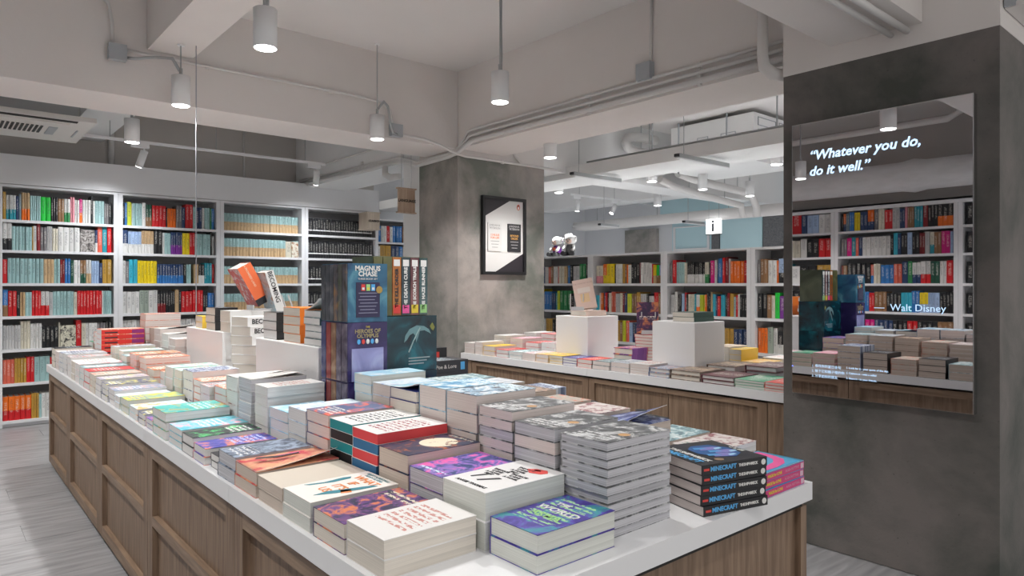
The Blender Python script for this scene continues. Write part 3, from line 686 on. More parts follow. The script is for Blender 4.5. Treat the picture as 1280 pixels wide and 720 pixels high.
UPM = {'plain': upright_mesh().mesh('upright_book', [M['spine'], PG['w']]), 'band': upright_mesh().mesh('upright_book', [M['spineband'], PG['w']])}
ORD = ['first', 'second', 'third', 'fourth', 'fifth', 'sixth', 'seventh', 'eighth', 'ninth', 'tenth', 'eleventh', 'twelfth', 'thirteenth', 'fourteenth', 'fifteenth', 'sixteenth', 'seventeenth', 'eighteenth', 'nineteenth']
TENS = {20: 'twenty', 30: 'thirty', 40: 'forty'}
def ordn(i):
    if i < 19: return ORD[i]
    n = i + 1; t = n // 10 * 10; u = n % 10
    return ({20: 'twentieth', 30: 'thirtieth', 40: 'fortieth'}[t]) if u == 0 else TENS[t] + '-' + ORD[u - 1]
def parse(s):
    """'mi9:164' = nine mint books over 164 units; 'tn/or3:40' two-tone (upper/lower); '_:20' gap; '^' taller, 'v' shorter; 'F' a face-out book"""
    out = []
    for tok in s.split():
        a, wd = tok.split(':'); hh = 1.0 + .09 * wd.count('^') - .09 * wd.count('v'); wd = float(wd.strip('^v'))
        i = len(a)
        while i and a[i - 1].isdigit(): i -= 1
        n = int(a[i:] or 1); c = a[:i]
        out.append((c, n, wd, hh))
    return out
NB = [0]; GAPS = {}
def shelf_row(s, origin, ux, wd, z, where, group, h0=.235, name='upright_book', depth=.155, stuff=None, left_to_right=True, band_z=.42, jit=.004):
    """lay books from origin along ux; uy (into the shelf) is ux rotated +90 deg"""
    seq = parse(s); tot = sum(q[2] for q in seq); k = wd / tot
    rz = math.atan2(ux[1], ux[0]); x = 0.0; idx = 0
    total_n = sum(q[1] for q in seq if q[0] != '_')
    for c, n, wdu, hh in seq:
        if c == '_': GAPS[where] = origin[0] + x + wdu * k / 2; x += wdu * k; continue
        each = wdu * k / n
        r2 = random.Random(hash((c, n, int(wdu))) % 1000 if False else len(c) * 31 + n * 7 + int(wdu))
        hseg = h0 * hh * (1 + r2.uniform(-.04, .04))
        for i in range(n):
            a = c.split('/')
            col, nm = CC[a[0]]
            rr = random.Random(NB[0]); NB[0] += 1
            thick = each * rr.uniform(.93, .985)
            hgt = hseg * (1 + rr.uniform(-jit, jit))
            off = rr.uniform(.004, .018)
            px = origin[0] + ux[0] * x - ux[1] * off; py = origin[1] + ux[1] * x + ux[0] * off
            dsc = nm if len(a) == 1 else f'{nm} and {CC[a[1]][1]}'
            if stuff is not None:
                stuff.append((px, py, z, rz, thick, depth, hgt, col, a)); x += each; idx += 1; continue
            o = ob(name, UPM['band' if len(a) > 1 else 'plain'])
            o.location = (px, py, z + .0005); o.rotation_euler = (0, 0, rz); o.scale = (thick, depth, hgt)
            v = rr.uniform(.9, 1.1); o.color = (col[0] * v, col[1] * v, col[2] * v, 1)
            if len(a) > 1:
                o['band'] = tuple(CC[a[1]][0]); o['band_top'] = band_z
            pos = ordn(idx) if left_to_right else ordn(total_n - 1 - idx)
            tag(o, f'{dsc} book, {pos} from left, {where}', 'book', group)
            x += each; idx += 1
def faceout(x, y, z, wd, hgt, cmat, label, rotz=0, ink=None):
    t = tag(MB().box((0, 0, 0), (wd, .012, hgt)).box((0, .032, 0), (wd, .035, hgt)).build('faced_book', cmat, None, loc=(x, y, z + .0006)), label, 'book')
    t.rotation_euler = (R(-4), 0, rotz)
    MB().box((.002, .012, .002), (wd - .002, .032, hgt - .003)).build('page_block', PG['c'], t)
    return t
SN = ['top shelf', 'second shelf', 'third shelf', 'fourth shelf', 'fifth shelf', 'sixth shelf', 'bottom shelf']
B1 = ['go1:15^ wh/te3:47 na1:13 sl1:13^ tn/or3:40^ mi5:53 gr2:50 bk3:35 br2:32 wh/gn2:30 pk2:22^ wh2:26 mg/or1:16 wh3:43 bk1:12^^ wh1:11 mi3:50 gy2:23v bk1:17v',
      'wh/bk2:42^ mi6:96 go1:6 wh1:17 dr1:17^ gy2:32 lg3:27 cr2:28v wh4:112 _:80 na/wh1:14 co1:25^ te1:26^ re1:24^',
      're1:22 mi9:166 tn3:50 mi2:30 dr2:23 bl2:28 dg1:16 wh2:33 br/dg2:30 wh/tn2:26 lb3:40 na1:18v go2:48',
      'bl/br1:25^ re2:40 bk1:16 tn2:24 mi2:32 re3:45 wh/re2:40 lg1:18 mi6:105 cr1:18 re8:130 wh1:8 mi4:45',
      'lg6:76 cr3:42^ wh4:50 bk4:76v cr1:8 _:72 re1:26^ cr1:20 wh4:56 gy3:40 bk2:30',
      'sa3:40 go4:42 re2:27 mi3:57 re2:32 br1:12 mi4:60 bk3:50 wh5:80',
      'or/re5:106 go3:28 mi1:10 wh5:84 gr2:30 bl4:60 wh4:60 re3:50']
B2 = ['bk1:10 bl1:12 li1:20^ wh1:4 mi3:46 wh1:18^ dg/br2:30 re4:70 bk1:6v or3:44v gy2:30 na1:18 re2:40^ mi1:17 na2:30 wh1:14 mi2:30 gn1:8 bl1:14',
      'na/wh1:26 lb/wh4:62 tn/wh4:60 bk2:42^ wh1:10 mi2:32 na/pu5:58 ye2:36 re2:28 mi4:82 bk1:8^ lg1:12v',
      'wh1:14 gy1:16 cy2:38^ ye6:92 na/bl10:130v bk1:14v mi2:24v _:16 tn2:22v bk/wh2:30v te3:40 re1:12v',
      'wh4:74 sg2:40 wh2:40 bk/dr3:38 bk4:44 tn1:18^ bk1:12 re3:54 re4:50 bk2:24 bl2:32v',
      'wh3:60 lg2:30 bk2:38 go2:18 te1:18 re1:18 bk1:18 wh/gn2:54 wh/mg2:50 lg3:60 bk2:50']
B3 = ['mi/tn23:247', 'mi/tn20:200 cr1:22 mi/tn2:20', 'mi/tn22:230', 'mi/tn22:230', 'mi/tn20:220']
B4 = ['bk26:290', 'bk25:290', 'bk25:290', 'bk24:290']
for j, s in enumerate(B1):
    shelf_row(s, (BAYX[0] + .045, 8.025), (1, 0), BAYX[1] - BAYX[0] - .10, ZSH[j], f'{SN[j]} of the leftmost bookcase', 'books in the leftmost bookcase', name='upright_paperback')
for j, s in enumerate(B2):
    shelf_row(s, (BAYX[1] + .045, 8.025), (1, 0), BAYX[2] - BAYX[1] - .10, ZSH[j], f'{SN[j]} of the second bookcase', 'books in the second bookcase', name='upright_paperback')
for j, s in enumerate(B3):
    shelf_row(s, (BAYX[2] + .045, 8.045), (1, 0), BAYX[3] - BAYX[2] - .11, ZSH[j] + .0, f'{SN[j]} of the third bookcase', 'two-tone classics in the third bookcase', name='classic_paperback', h0=.20, band_z=.52)
for j, s in enumerate(B4):
    shelf_row(s, (BAYX[3] + .045, 8.025), (1, 0), BAYX[4] - BAYX[3] - .12, ZSH[j], f'{SN[j]} of the end bookcase', 'black classics in the end bookcase', name='black_classic_paperback', h0=.205)
# the white publisher band on the black classics
wb = flat('white_band', (.85, .85, .85), .5)
wbm = MB().box((0, -.004, .24), (1, .006, .31)).mesh('spine_band', [wb])
for o in list(bpy.data.objects):
    if o.name.startswith('black_classic_paperback'):
        ob('spine_band', wbm, o)
faceout(GAPS['second shelf of the leftmost bookcase'] - .0625, 8.03, ZSH[1], .125, .225, art('tree', (.50, .48, .46), (.30, .27, .25), (.04, .035, .035), 'blot', 5, (.1, .1, .1), (.78, .9), 2.1, vert=True), 'grey cover book with dark tree, facing out on the second shelf')
faceout(GAPS['fifth shelf of the leftmost bookcase'] - .065, 8.03, ZSH[4], .130, .215, art('ink_drawing', (.66, .64, .52), (.62, .60, .48), (.04, .04, .04), 'blot', 4.6, (.1, .1, .1), (.7, .85), 4.0, vert=True), 'cream cover book with black ink drawing, facing out on the fifth shelf')
faceout(BAYX[2] + .045 + .80, 8.03, ZSH[1], .085, .19, art('horse', (.70, .66, .56), (.70, .66, .56), (.30, .12, .03), 'blot', 3.5, None, seed=1.0, vert=True), 'cream book with brown figures facing out at the right of mint spines')
# set-back bookcase
for j, s in enumerate(('na3:40 bl2:25 wh2:20 re1:12 wh1:10 bl3:36 br2:22 gy3:30', 'or2:26 bl2:26 wh1:10 go2:40 na2:30 bl1:14 wh2:20 br2:30')):
    shelf_row(s, (4.706, 8.745), (1, 0), .885, ZSH[j], f'{SN[j]} of the set-back bookcase', 'books in the set-back bookcase', name='dictionary')
# low bookcases on the right: left in the picture is +y
C_ = [['br2:12 bl1:6 na1:8 lg2:12 sa2:9 br1:8 wh2:16 re1:4 cr2:18 tn1:10 bl1:8 bk1:10^ lg2:22 gn2:18^ bk1:9^', 're1:8 ye1:8^^ lg1:6 bl3:24^ na2:12 te1:6 li1:8^ gn3:32^ bk1:10 lg1:9v wh2:22v br1:10v', 'na2:12 wh1:10 go2:18 bk2:14 wh3:24 lb2:20 gy3:30'],
      ['cr/pk3:24 or/ye1:14^ ye2:26^ bk1:4 wh3:22 go1:8 br1:6 or1:4 wh1:10 bk3:26^ dr1:4^ wh3:26^ wh1:8 re1:4 ye/tn1:8v gr/br1:8v bl/br1:8v', 'cy1:10v wh1:5 or1:8 na1:6^ re1:5 bk1:6 cr1:8 sa2:12^ lg2:12 cr1:8 dr1:6 na1:8 li1:12 br2:12 go2:12^ lg2:16 bk1:6 lg2:14v re2:12^ br1:8', 'wh1:8 or1:6 bk1:6 gn1:8^ pu1:8^ re1:10^ go2:18^ br1:8 li1:8^ co1:8^ lb1:8 na2:16 bk2:14 wh3:24 or2:16'],
      ['gy1:6 re1:10^^ mi3:22 cr1:6 bk/wh9:46 cr/gn1:10 bk1:3 mg1:10^ wh1:6^ na1:4 bl1:10^^ re1:6^^ dr1:8^^ lg1:5^ or4:30 re1:8', 'lg2:14 wh1:8^ bk2:12 lb1:8 re1:6^ bk1:6 cr3:18 te1:5 wh/or1:10 li3:14 or1:6 bk2:10^ tn1:5^ cy1:8 na1:6 re1:8v cy2:12 bk1:6^ dr1:6^ go1:10^ mi1:6v re1:6 wh1:5 bk3:18', 'wh2:18 li1:10^ cr1:6 or1:10^ lg2:16 re1:8 bk2:16 wh3:26 go2:16 na3:24'],
      ['gy1:5 br2:14^ wh2:16 or1:4 lb/bk1:14^ pk/wh1:16^^ bk1:8 re2:14', 'bk2:16^ br1:8 cr1:6 gr1:8^ pu1:10 cy1:8 bk3:20^ br1:8', 'or3:18^ sg1:10^^ wh1:8^ bk/wh1:10 cr2:14^ bk2:12^ na2:16']]
RW = ['low bookcase by pale column', 'low bookcase behind pink-book plinth', 'low bookcase behind plain plinth', 'low bookcase by mirror column']
for i in range(4):
    wd = RY[i] - RY[i + 1] - .10; off = .05
    for j, s in enumerate(C_[i]):
        w_ = wd * (.98 if i == 0 else .99)
        if i == 3: w_ = .46
        shelf_row(s, (5.725, RY[i] - off), (0, -1), w_, ZR[j], f'{["top", "second", "third"][j]} shelf, {RW[i]}', 'books in the low white shelves', h0=.205, name='hardback_on_shelf', depth=.17)
shelf_row('na1:8 lb1:8 na2:16 wh1:8 bk1:8 lb2:16 sa1:8 te1:8 dr1:8 na3:40 bl2:20', (9.885, 7.17), (0, -1), .62, 1.97, 'in the wall bookcase beside the glass panel', 'books in the wall bookcase', h0=.30, name='reference_book')
shelf_row('or2:14 na3:20 gy2:16 bl2:16 br2:16', (6.25, 9.03), (1, 0), .85, 1.60, 'in the far wall bookcase behind plush toys', 'dark books behind the plush toys', h0=.28, name='reference_book')
# side wall (mirror) rows; left in the mirror is +y, the observer there reads from +y to -y
MROW = [[None, None, None], [
    'bk1:14 or/na1:14 sl2:24 bl2:28 ye2:36 na2:46 or/na2:38^ gy1:28^ cr2:34^ re2:46 lg2:42^ na2:30 pk1:12^^ br3:38^ te3:48^ dr1:26^ bk3:52^^ bk/or3:80^^',
    'gy2:34v mg1:30 te1:26 co1:18 na1:26 wh7:165 bk1:18^ cy1:24^ na1:20^ bk2:36^ lb1:26^ bk2:40^ dr2:32^ lg1:24^ cr/te1:24^ br2:38^ mg2:46^ lb1:16^',
    'dr1:10 br1:28 bk5:150^ sa/bl1:20 cr2:40 bl3:82 sa2:46 na1:36^ gn1:26^ wh/na2:46^ wh/re2:56^ dg2:50^ wh2:36^ re1:36^',
    'br2:40 dr3:46 bl4:60 re2:26 br3:60 bk4:70 cy3:50 bl2:36^ ye/lb2:40 lb3:50 bk4:60',
    'bk3:60 dr2:50 mg2:40 na4:80 bk3:60 re2:40 bk4:80 br3:60'], [
    'te1:38 re1:80 bk2:40 pk1:22 re1:34^ na1:18^ lb2:40 wh2:40', 're3:50 lg2:42 co1:34 wh2:46 cr2:38 wh1:22^ bk2:40 re2:40', 'wh3:70 bk1:20 te3:60^ wh1:30 bk2:50 go2:40', 'te2:60 mg1:12 wh1:12 gr1:12 wh3:30 bk3:60 re3:60', 'bk3:60 re2:50 wh3:60 na2:40']]
for i, wl in ((1, 'central mirrored bookcase'), (2, 'mirrored bookcase at the mirror edge')):
    for j, s in enumerate(MROW[i]):
        # mirror flips the order: lay from +y end in real space the same way the mirror shows it (left = +y)
        seq = ' '.join(s.split()[::-1])
        shelf_row(seq, (-1.225, MYS[i] + .055), (0, 1), MYS[i + 1] - MYS[i] - .12, ZSH[j], f'{SN[j]} of {wl}', 'books of the side wall, seen in the mirror', h0=.215, name='novel_on_side_shelf', left_to_right=False)
for j in range(5):
    shelf_row('bk4:60', (-1.225, MYS[1] - .055 - .26), (0, 1), .25, ZSH[j], f'{SN[j]} of bookcase at the mirror right edge', 'dark books at the right edge of the mirror', h0=.215, name='novel_on_side_shelf', left_to_right=False)
# ================================================================ BOOKS ON THE TABLES
W3 = (.78, .77, .75)
A = {}
def cov(key, *a, **k):
    A[key] = art(key, *a, **k); return key
cov('white_red', (.78, .77, .76), (.72, .70, .70), (.75, .10, .12), 'plain', 5, (.30, .05, .08), (.15, .85), .3)
cov('white_black', (.78, .78, .77), (.74, .74, .74), (.05, .05, .05), 'plain', 5, (.02, .03, .04), (.15, .85), 1.3)
cov('moon', (.035, .045, .09), (.12, .06, .08), (.50, .16, .06), 'disc', 4, (.6, .6, .55), (.9, .97), 2.2)
cov('comic', (.03, .06, .20), (.22, .16, .55), (.85, .14, .45), 'blot', 3.4, (.65, .80, .95), (.04, .16), 3.1)
cov('plain_white', (.80, .80, .80), (.80, .80, .80), (.78, .78, .78), 'plain', 2, None)
cov('space', (.06, .04, .28), (.10, .06, .42), (.05, .30, .35), 'blot', 3, (.35, .65, .30), (.2, .9), .9)
cov('grey_photo', (.10, .105, .11), (.20, .21, .22), (.62, .63, .64), 'spot', 3.2, (.70, .71, .72), (.06, .34), .4)
cov('grey_photo2', (.10, .105, .11), (.17, .18, .19), (.60, .61, .62), 'spot', 3.0, (.72, .72, .72), (.06, .34), 5.4)
cov('ocean', (.10, .30, .50), (.35, .58, .72), (.80, .82, .84), 'blot', 3.4, (.85, .88, .9), (.66, .95), 1.9)
cov('ocean2', (.10, .10, .14), (.30, .50, .66), (.82, .83, .84), 'blot', 4.2, (.75, .88, .88), (.66, .95), 7.9)
cov('skyblue', (.28, .58, .78), (.45, .72, .86), (.85, .88, .9), 'soft', 2.2, (.85, .9, .92), (.5, .7), 3.3)
cov('paleblue', (.45, .66, .82), (.75, .82, .88), (.30, .42, .65), 'soft', 3, None, seed=2.4)
cov('navy_leaf', (.02, .03, .20), (.02, .03, .16), (.5, .55, .7), 'plain', 3, None)
cov('shipwreck', (.012, .013, .018), (.015, .02, .03), (.03, .07, .14), 'plain', 2.0, None, seed=8.0)
cov('bluepink', (.05, .36, .66), (.05, .34, .62), (.85, .10, .34), 'plain', 1.4, None, seed=1.2)
cov('teal_map', (.04, .42, .40), (.12, .52, .48), (.40, .34, .12), 'blot', 3.2, (.6, .9, .86), (.5, .85), .6)
cov('cyan_bloom', (.10, .48, .60), (.20, .58, .68), (.82, .45, .55), 'blot', 3.2, (.88, .90, .9), (.3, .7), 2.7)
cov('rainbow_dark', (.025, .03, .035), (.04, .05, .06), (.10, .60, .20), 'blot', 3.6, (.75, .76, .74), (.55, .9), 4.6)
cov('cobalt', (.05, .06, .36), (.10, .10, .48), (.78, .25, .12), 'blot', 3.0, (.50, .55, .88), (.42, .92), 5.2)
cov('dusk_wood', (.05, .07, .11), (.18, .22, .30), (.30, .38, .50), 'blot', 5, (.70, .72, .74), (.05, .35), 6.1)
cov('peach', (.72, .36, .20), (.68, .28, .18), (.55, .05, .07), 'blot', 2.8, None, seed=1.7)
cov('dark_fantasy', (.02, .025, .06), (.12, .05, .22), (.65, .20, .08), 'blot', 4, (.7, .65, .5), (.75, .9), 2.9)
cov('kraft_white', (.80, .78, .74), (.76, .76, .74), (.10, .38, .42), 'plain', 4, None)
cov('grey_news', (.34, .38, .44), (.50, .54, .58), (.72, .73, .74), 'blot', 4, (.10, .12, .2), (.1, .5), 3.8)
cov('pink_sketch', (.76, .72, .72), (.78, .76, .76), (.78, .22, .30), 'blot', 4.4, (.3, .3, .32), (.5, .8), 1.1)
cov('teal_lines', (.15, .24, .28), (.30, .50, .54), (.72, .78, .78), 'blot', 4, (.8, .84, .84), (.1, .5), 6.6)
cov('scarlet', (.58, .02, .025), (.52, .02, .03), (.20, .03, .05), 'plain', 3.3, (.80, .74, .70), (.12, .7), 2.0)
cov('violet_grey', (.30, .30, .34), (.48, .42, .56), (.70, .60, .25), 'blot', 4, (.72, .70, .7), (.1, .6), 4.1)
cov('midnight_yellow', (.05, .06, .14), (.10, .12, .24), (.75, .68, .12), 'blot', 5.2, (.75, .75, .7), (.05, .3), 5.0)
cov('steel', (.18, .22, .34), (.34, .40, .52), (.62, .36, .30), 'blot', 4, (.62, .66, .74), (.1, .6), 3.4)
cov('lemon', (.22, .42, .40), (.40, .52, .22), (.72, .58, .06), 'blot', 3, (.15, .25, .45), (.1, .4), 8.2)
cov('orange_blue', (.40, .68, .76), (.62, .76, .80), (.80, .40, .12), 'blot', 3.2, None, seed=6.3)
cov('orange_art', (.72, .13, .03), (.74, .22, .07), (.70, .64, .60), 'blot', 4.6, (.80, .76, .74), (.1, .5), 2.5)
cov('mint_art', (.30, .66, .58), (.62, .76, .74), (.76, .78, .78), 'blot', 3.4, (.78, .40, .28), (.5, .8), 3.6)
cov('navy_white', (.68, .72, .76), (.45, .52, .66), (.03, .05, .14), 'blot', 4.4, (.05, .07, .2), (.1, .8), 5.7)
cov('coral_art', (.72, .14, .06), (.74, .26, .14), (.74, .70, .67), 'blot', 5.2, (.80, .78, .76), (.2, .9), 6.8)
cov('silver', (.44, .48, .52), (.58, .60, .62), (.70, .20, .14), 'blot', 4, (.15, .18, .24), (.1, .4), 1.5)
cov('sketch_white', (.76, .75, .74), (.74, .72, .71), (.60, .40, .34), 'plain', 4.6, (.55, .25, .22), (.25, .8), 4.9)
cov('flamingo', (.10, .13, .25), (.14, .17, .30), (.75, .14, .08), 'blot', 2.4, (.75, .75, .72), (.06, .4), 9.3)
cov('purple_net', (.03, .04, .16), (.06, .09, .32), (.50, .56, .74), 'blot', 3.4, None, seed=7.2)
cov('black_plain', (.02, .021, .025), (.03, .03, .036), (.20, .30, .38), 'plain', 4, (.5, .55, .6), (.3, .7), 2.3)
cov('black_pink', (.03, .032, .04), (.04, .045, .06), (.65, .07, .28), 'plain', 2.8, (.5, .6, .66), (.35, .75), .2)
cov('khaki', (.42, .40, .36), (.50, .46, .40), (.62, .20, .12), 'blot', 4, (.75, .7, .6), (.2, .6), 2.8)
cov('blossom', (.74, .70, .68), (.70, .62, .60), (.30, .10, .12), 'blot', 4.8, (.15, .3, .25), (.1, .25), 3.0)
cov('green_cover', (.03, .22, .12), (.06, .30, .18), (.50, .55, .45), 'soft', 3, (.6, .6, .5), (.3, .6), 5.9)
cov('hot_pink', (.78, .18, .32), (.78, .42, .50), (.80, .76, .76), 'soft', 3, (.8, .78, .78), (.3, .6), 4.4)
cov('yellow_cov', (.85, .58, .06), (.82, .50, .05), (.12, .12, .25), 'plain', 3, (.12, .12, .25), (.25, .6), 1.0)
cov('amber', (.85, .42, .08), (.82, .50, .12), (.78, .74, .66), 'soft', 3, (.78, .7, .5), (.3, .6), 2.1)
cov('ultramarine', (.07, .07, .32), (.09, .09, .38), (.4, .42, .6), 'plain', 3, (.6, .62, .8), (.25, .7), 3.7)
cov('tomato', (.78, .08, .06), (.74, .08, .08), (.7, .5, .3), 'plain', 3, (.78, .74, .7), (.25, .7), 6.0)
cov('teal_dark', (.06, .12, .14), (.12, .20, .22), (.45, .52, .52), 'blot', 5, (.5, .6, .6), (.3, .7), 7.0)
cov('wood_photo', (.16, .12, .10), (.26, .20, .16), (.50, .34, .26), 'blot', 4, (.6, .5, .35), (.3, .7), 8.0)
cov('page_cream', (.62, .56, .48), (.60, .54, .46), (.5, .45, .4), 'plain', 2, None)
cov('sand_cover', (.66, .58, .46), (.72, .64, .52), (.40, .26, .16), 'soft', 3, (.3, .2, .15), (.3, .6), 8.9)
cov('green_white', (.06, .34, .20), (.10, .40, .24), (.66, .70, .62), 'soft', 2, (.7, .72, .66), (.3, .7), 9.1)
cov('plum', (.16, .04, .22), (.26, .08, .30), (.80, .28, .10), 'blot', 3, (.8, .7, .6), (.3, .7), 1.6)
cov('maroon', (.17, .075, .085), (.20, .10, .10), (.55, .50, .45), 'plain', 4, (.6, .56, .5), (.3, .65), 2.6)
cov('rose', (.72, .55, .48), (.74, .58, .50), (.70, .50, .42), 'soft', 4, (.55, .36, .30), (.15, .3), 3.9)
cov('olive_green', (.035, .085, .065), (.05, .10, .08), (.5, .5, .4), 'plain', 4, (.5, .5, .4), (.3, .7), 4.7)

def cover_mesh(l, w, t, mat, spine_y=1, tc=.0014, over=0.0):
    b = MB(); o = over
    b.box((-o, -o, 0), (l + o, w + o, tc)); b.box((-o, -o, t - tc), (l + o, w + o, t))
    if spine_y > 0: b.box((-o, w + o - tc, tc), (l + o, w + o, t - tc))
    else: b.box((-o, -o, tc), (l + o, -o + tc, t - tc))
    return b.mesh('cover', [mat])
def block_mesh(l, w, t, mat, spine_y=1, tc=.0014):
    y0, y1 = (.0, w - tc * 1.2) if spine_y > 0 else (tc * 1.2, w)
    return MB().box((.0008, y0 + .0008, tc), (l - .0008, y1 - .0008, t - tc)).mesh('page_block', [mat])
NST = ['topmost', 'second', 'third', 'fourth', 'fifth', 'sixth', 'seventh', 'eighth', 'ninth', 'tenth', 'eleventh', 'twelfth', 'thirteenth', 'fourteenth']
rs = random.Random(11)
def stack(x, y, l, w, zt, t, pg, ck, S_, base=TZ, rot=0.0, spine=1, hb=False, jit=.003, twist=0.0, jrot=.6, pgs=None, spine_mat=None, name=None, first_cov=None, n=None):
    """a stack of alike books; S_ says which stack. returns the top book"""
    n = n or max(1, round((zt - base) / t)); t = (zt - base) / n
    tc = .0042 if hb else .0014 if not pgs or 'g' in pgs else .0006; over = .004 if hb else 0.0
    mat = A[ck]
    cm = cover_mesh(l, w, t - .0003, mat, spine, tc, over)
    bms = {}
    top = None
    for i in range(n):                  # i = 0 at the bottom
        k = n - 1 - i
        p = (pgs[k % len(pgs)] if pgs else pg)
        if p not in bms: bms[p] = block_mesh(l, w, t - .0003, PG[p], spine, tc)
        jx, jy = (rs.uniform(-jit, jit), rs.uniform(-jit, jit)) if k else (0, 0)
        a = rot + (rs.uniform(-jrot, jrot) if k else 0) + twist * (k % 2 * 2 - 1 if twist > 20 else k)
        ar = R(a)
        # rotate about the stack's middle
        cx, cy = l / 2, w / 2
        rx = cx * math.cos(R(rot)) - cy * math.sin(R(rot)); ry = cx * math.sin(R(rot)) + cy * math.cos(R(rot))
        mx, my = x + rx, y + ry
        ox = mx - (cx * math.cos(ar) - cy * math.sin(ar)); oy = my - (cx * math.sin(ar) + cy * math.cos(ar))
        o = ob(name or ('hardback_book' if hb else 'thick_paperback' if t > .0405 else 'slim_paperback' if t < .0285 else 'paperback_book'), cm, None, (ox + jx, oy + jy, base + .0002 + i * t), (0, 0, ar))
        ob('page_block', bms[p], o)
        lab = f'{NST[k]} book of the {S_}' if n > 1 else S_
        tag(o, lab, 'book', S_ if n > 1 else None)
        top = o
    top['top_t'] = t
    return top, t, n, l, w
def curl(top, l, w, t, mat, amt, name='curled_cover', ax=1, ay=1, power=2.2, und=None, upow=1.5):
    """front cover bending up: rises toward the +x/-y corner (signs by ax, ay), hinged at the spine"""
    b = MB(); nx, ny = 10, 8
    for s in (0, 1):
        for i in range(nx + 1):
            for j in range(ny + 1):
                fx_, fy_ = i / nx, j / ny
                u = fx_ if ax > 0 else (1 - fx_ if ax < 0 else 1.0); v = 1 - fy_
                z = amt * (v ** power) * (u ** upow)
                b.v.append((fx_ * l, fy_ * w + z * .35 * v, t + .0006 + z + s * .0012))
    m = (nx + 1) * (ny + 1); I = lambda s, i, j: s * m + i * (ny + 1) + j
    for i in range(nx):
        for j in range(ny):
            b.face([I(1, i, j), I(1, i + 1, j), I(1, i + 1, j + 1), I(1, i, j + 1)], 0)
            b.face([I(0, i, j), I(0, i, j + 1), I(0, i + 1, j + 1), I(0, i + 1, j)], 1)
    for i in range(nx):
        b.face([I(0, i, 0), I(0, i + 1, 0), I(1, i + 1, 0), I(1, i, 0)], 1); b.face([I(0, i, ny), I(1, i, ny), I(1, i + 1, ny), I(0, i + 1, ny)], 1)
    for j in range(ny):
        b.face([I(0, 0, j), I(1, 0, j), I(1, 0, j + 1), I(0, 0, j + 1)], 1); b.face([I(0, nx, j), I(0, nx, j + 1), I(1, nx, j + 1), I(1, nx, j)], 1)
    o = ob(name, b.mesh(name, [mat, und or PAPER], True), top)
    return o
PAPER = flat('cover_inside_white', (.74, .73, .71), .5)
INK = flat('print_black', (.02, .02, .025), .5); INKW = flat('print_white', (.75, .75, .73), .5); INKO = flat('print_orange', (.80, .26, .07), .5)
INKT = flat('print_teal', (.03, .22, .28), .5); INKR = flat('print_red', (.70, .06, .05), .5); INKY = flat('print_yellow', (.80, .62, .06), .5); INKB = flat('print_blue', (.10, .42, .80), .5); INKP = flat('print_pink', (.85, .12, .36), .5); INKG = flat('print_green', (.35, .65, .25), .5)
def toptext(top, t, body, size, m, x, y, bold=.0006, **kw):
    return text(body, size, m, top, (x, y, t + .0005), (0, -1, 0), (1, 0, 0), thick=.0002, bold=bold, **kw)
def blob(top, t, pts, m, name='printed_figure'):
    b = MB(); n = len(pts)
    b.v = [(x, y, t + .0001) for x, y in pts] + [(x, y, t + .0006) for x, y in pts]
    b.face(list(range(n))[::-1]); b.face([n + i for i in range(n)])
    for i in range(n): b.face([i, (i + 1) % n, n + (i + 1) % n, n + i])
    return b.build(name, m, top)

# ---- row 1: along the left edge of the near table, near to far
X1, X2, X3 = .700, .955, 1.205
stack(X1, 1.215, .235, .16, .835, .041, 'c', 'sketch_white', 'white sketch-cover stack at the near left table end')
stack(X1, 1.388, .238, .158, .822, .035, 'c', 'dark_fantasy', 'dark fantasy-cover stack at the near left corner')
tp, t, n, l, w_ = stack(X1, 1.562, .243, .163, .827, .037, 's', 'kraft_white', 'white stack titled in orange letters with two lying figures')
toptext(tp, t, 'WHAT', .036, INKO, .190, .075); toptext(tp, t, 'IF', .036, INKO, .152, .078); toptext(tp, t, "IT'S", .036, INKO, .112, .072); toptext(tp, t, 'US', .036, INKO, .072, .078)
toptext(tp, t, 'BECKY ALBERTALLI\nADAM SILVERA', .013, INKT, .222, .08, bold=0)
blob(tp, t, [(.05, .150), (.10, .138), (.16, .146), (.18, .140), (.172, .128), (.12, .124), (.06, .138)], INKT); blob(tp, t, [(.03, .05), (.08, .03), (.14, .018), (.19, .014), (.185, .028), (.13, .042), (.07, .058)], INKT)
blob(tp, t, [(.09, .022), (.115, .012), (.125, .035), (.10, .045)], INKO)
tp, t, n, l, w_ = stack(X1, 1.735, .248, .17, .822, 0.035, 't', 'page_cream', 'tan-edged blank-topped stack under the lifted cover')
tp, t, n, l, w_ = stack(X1, 1.915, .25, .168, .826, .037, 't', 'peach', 'stack whose peach cover with drawn figures lifts')
curl(tp, l, w_, t, A['peach'], .030, ax=1)
blob(tp, t + .0135, [(.03, .095), (.09, .075), (.16, .085), (.165, .097), (.10, .092), (.04, .110)], INK); blob(tp, t + .0065, [(.05, .125), (.12, .108), (.18, .118), (.175, .130), (.11, .124)], INKP)
stack(X1, 2.088, .238, .150, .834, .040, 'g', 'dusk_wood', 'grey-blue cover stack behind the lifted peach cover')
stack(X1 + .01, 2.232, .20, .12, .800, .024, 'w', 'black_plain', 'short black-topped stack at the table edge')
stack(X1, 2.373, .242, .130, .808, .028, 'w', 'cobalt', 'cobalt blue stack at the table edge')
stack(X1, 2.516, .24, .127, .820, .034, 'w', 'rainbow_dark', 'black stack with rainbow lettering beside the cobalt one')
stack(X1, 2.655, .240, .168, .824, .024, 'w', 'cyan_bloom', 'cyan stack with pink and white pattern')
tp, t, n, l, w_ = stack(X1 - .005, 2.85, .240, .20, .858, .036, 'w', 'teal_map', 'teal stack, tallest at the table edge beyond the cyan one')
stack(X1, 3.075, .21, .11, .795, .022, 'w', 'cobalt', 'short indigo stack between the teal and orange-blue ones')
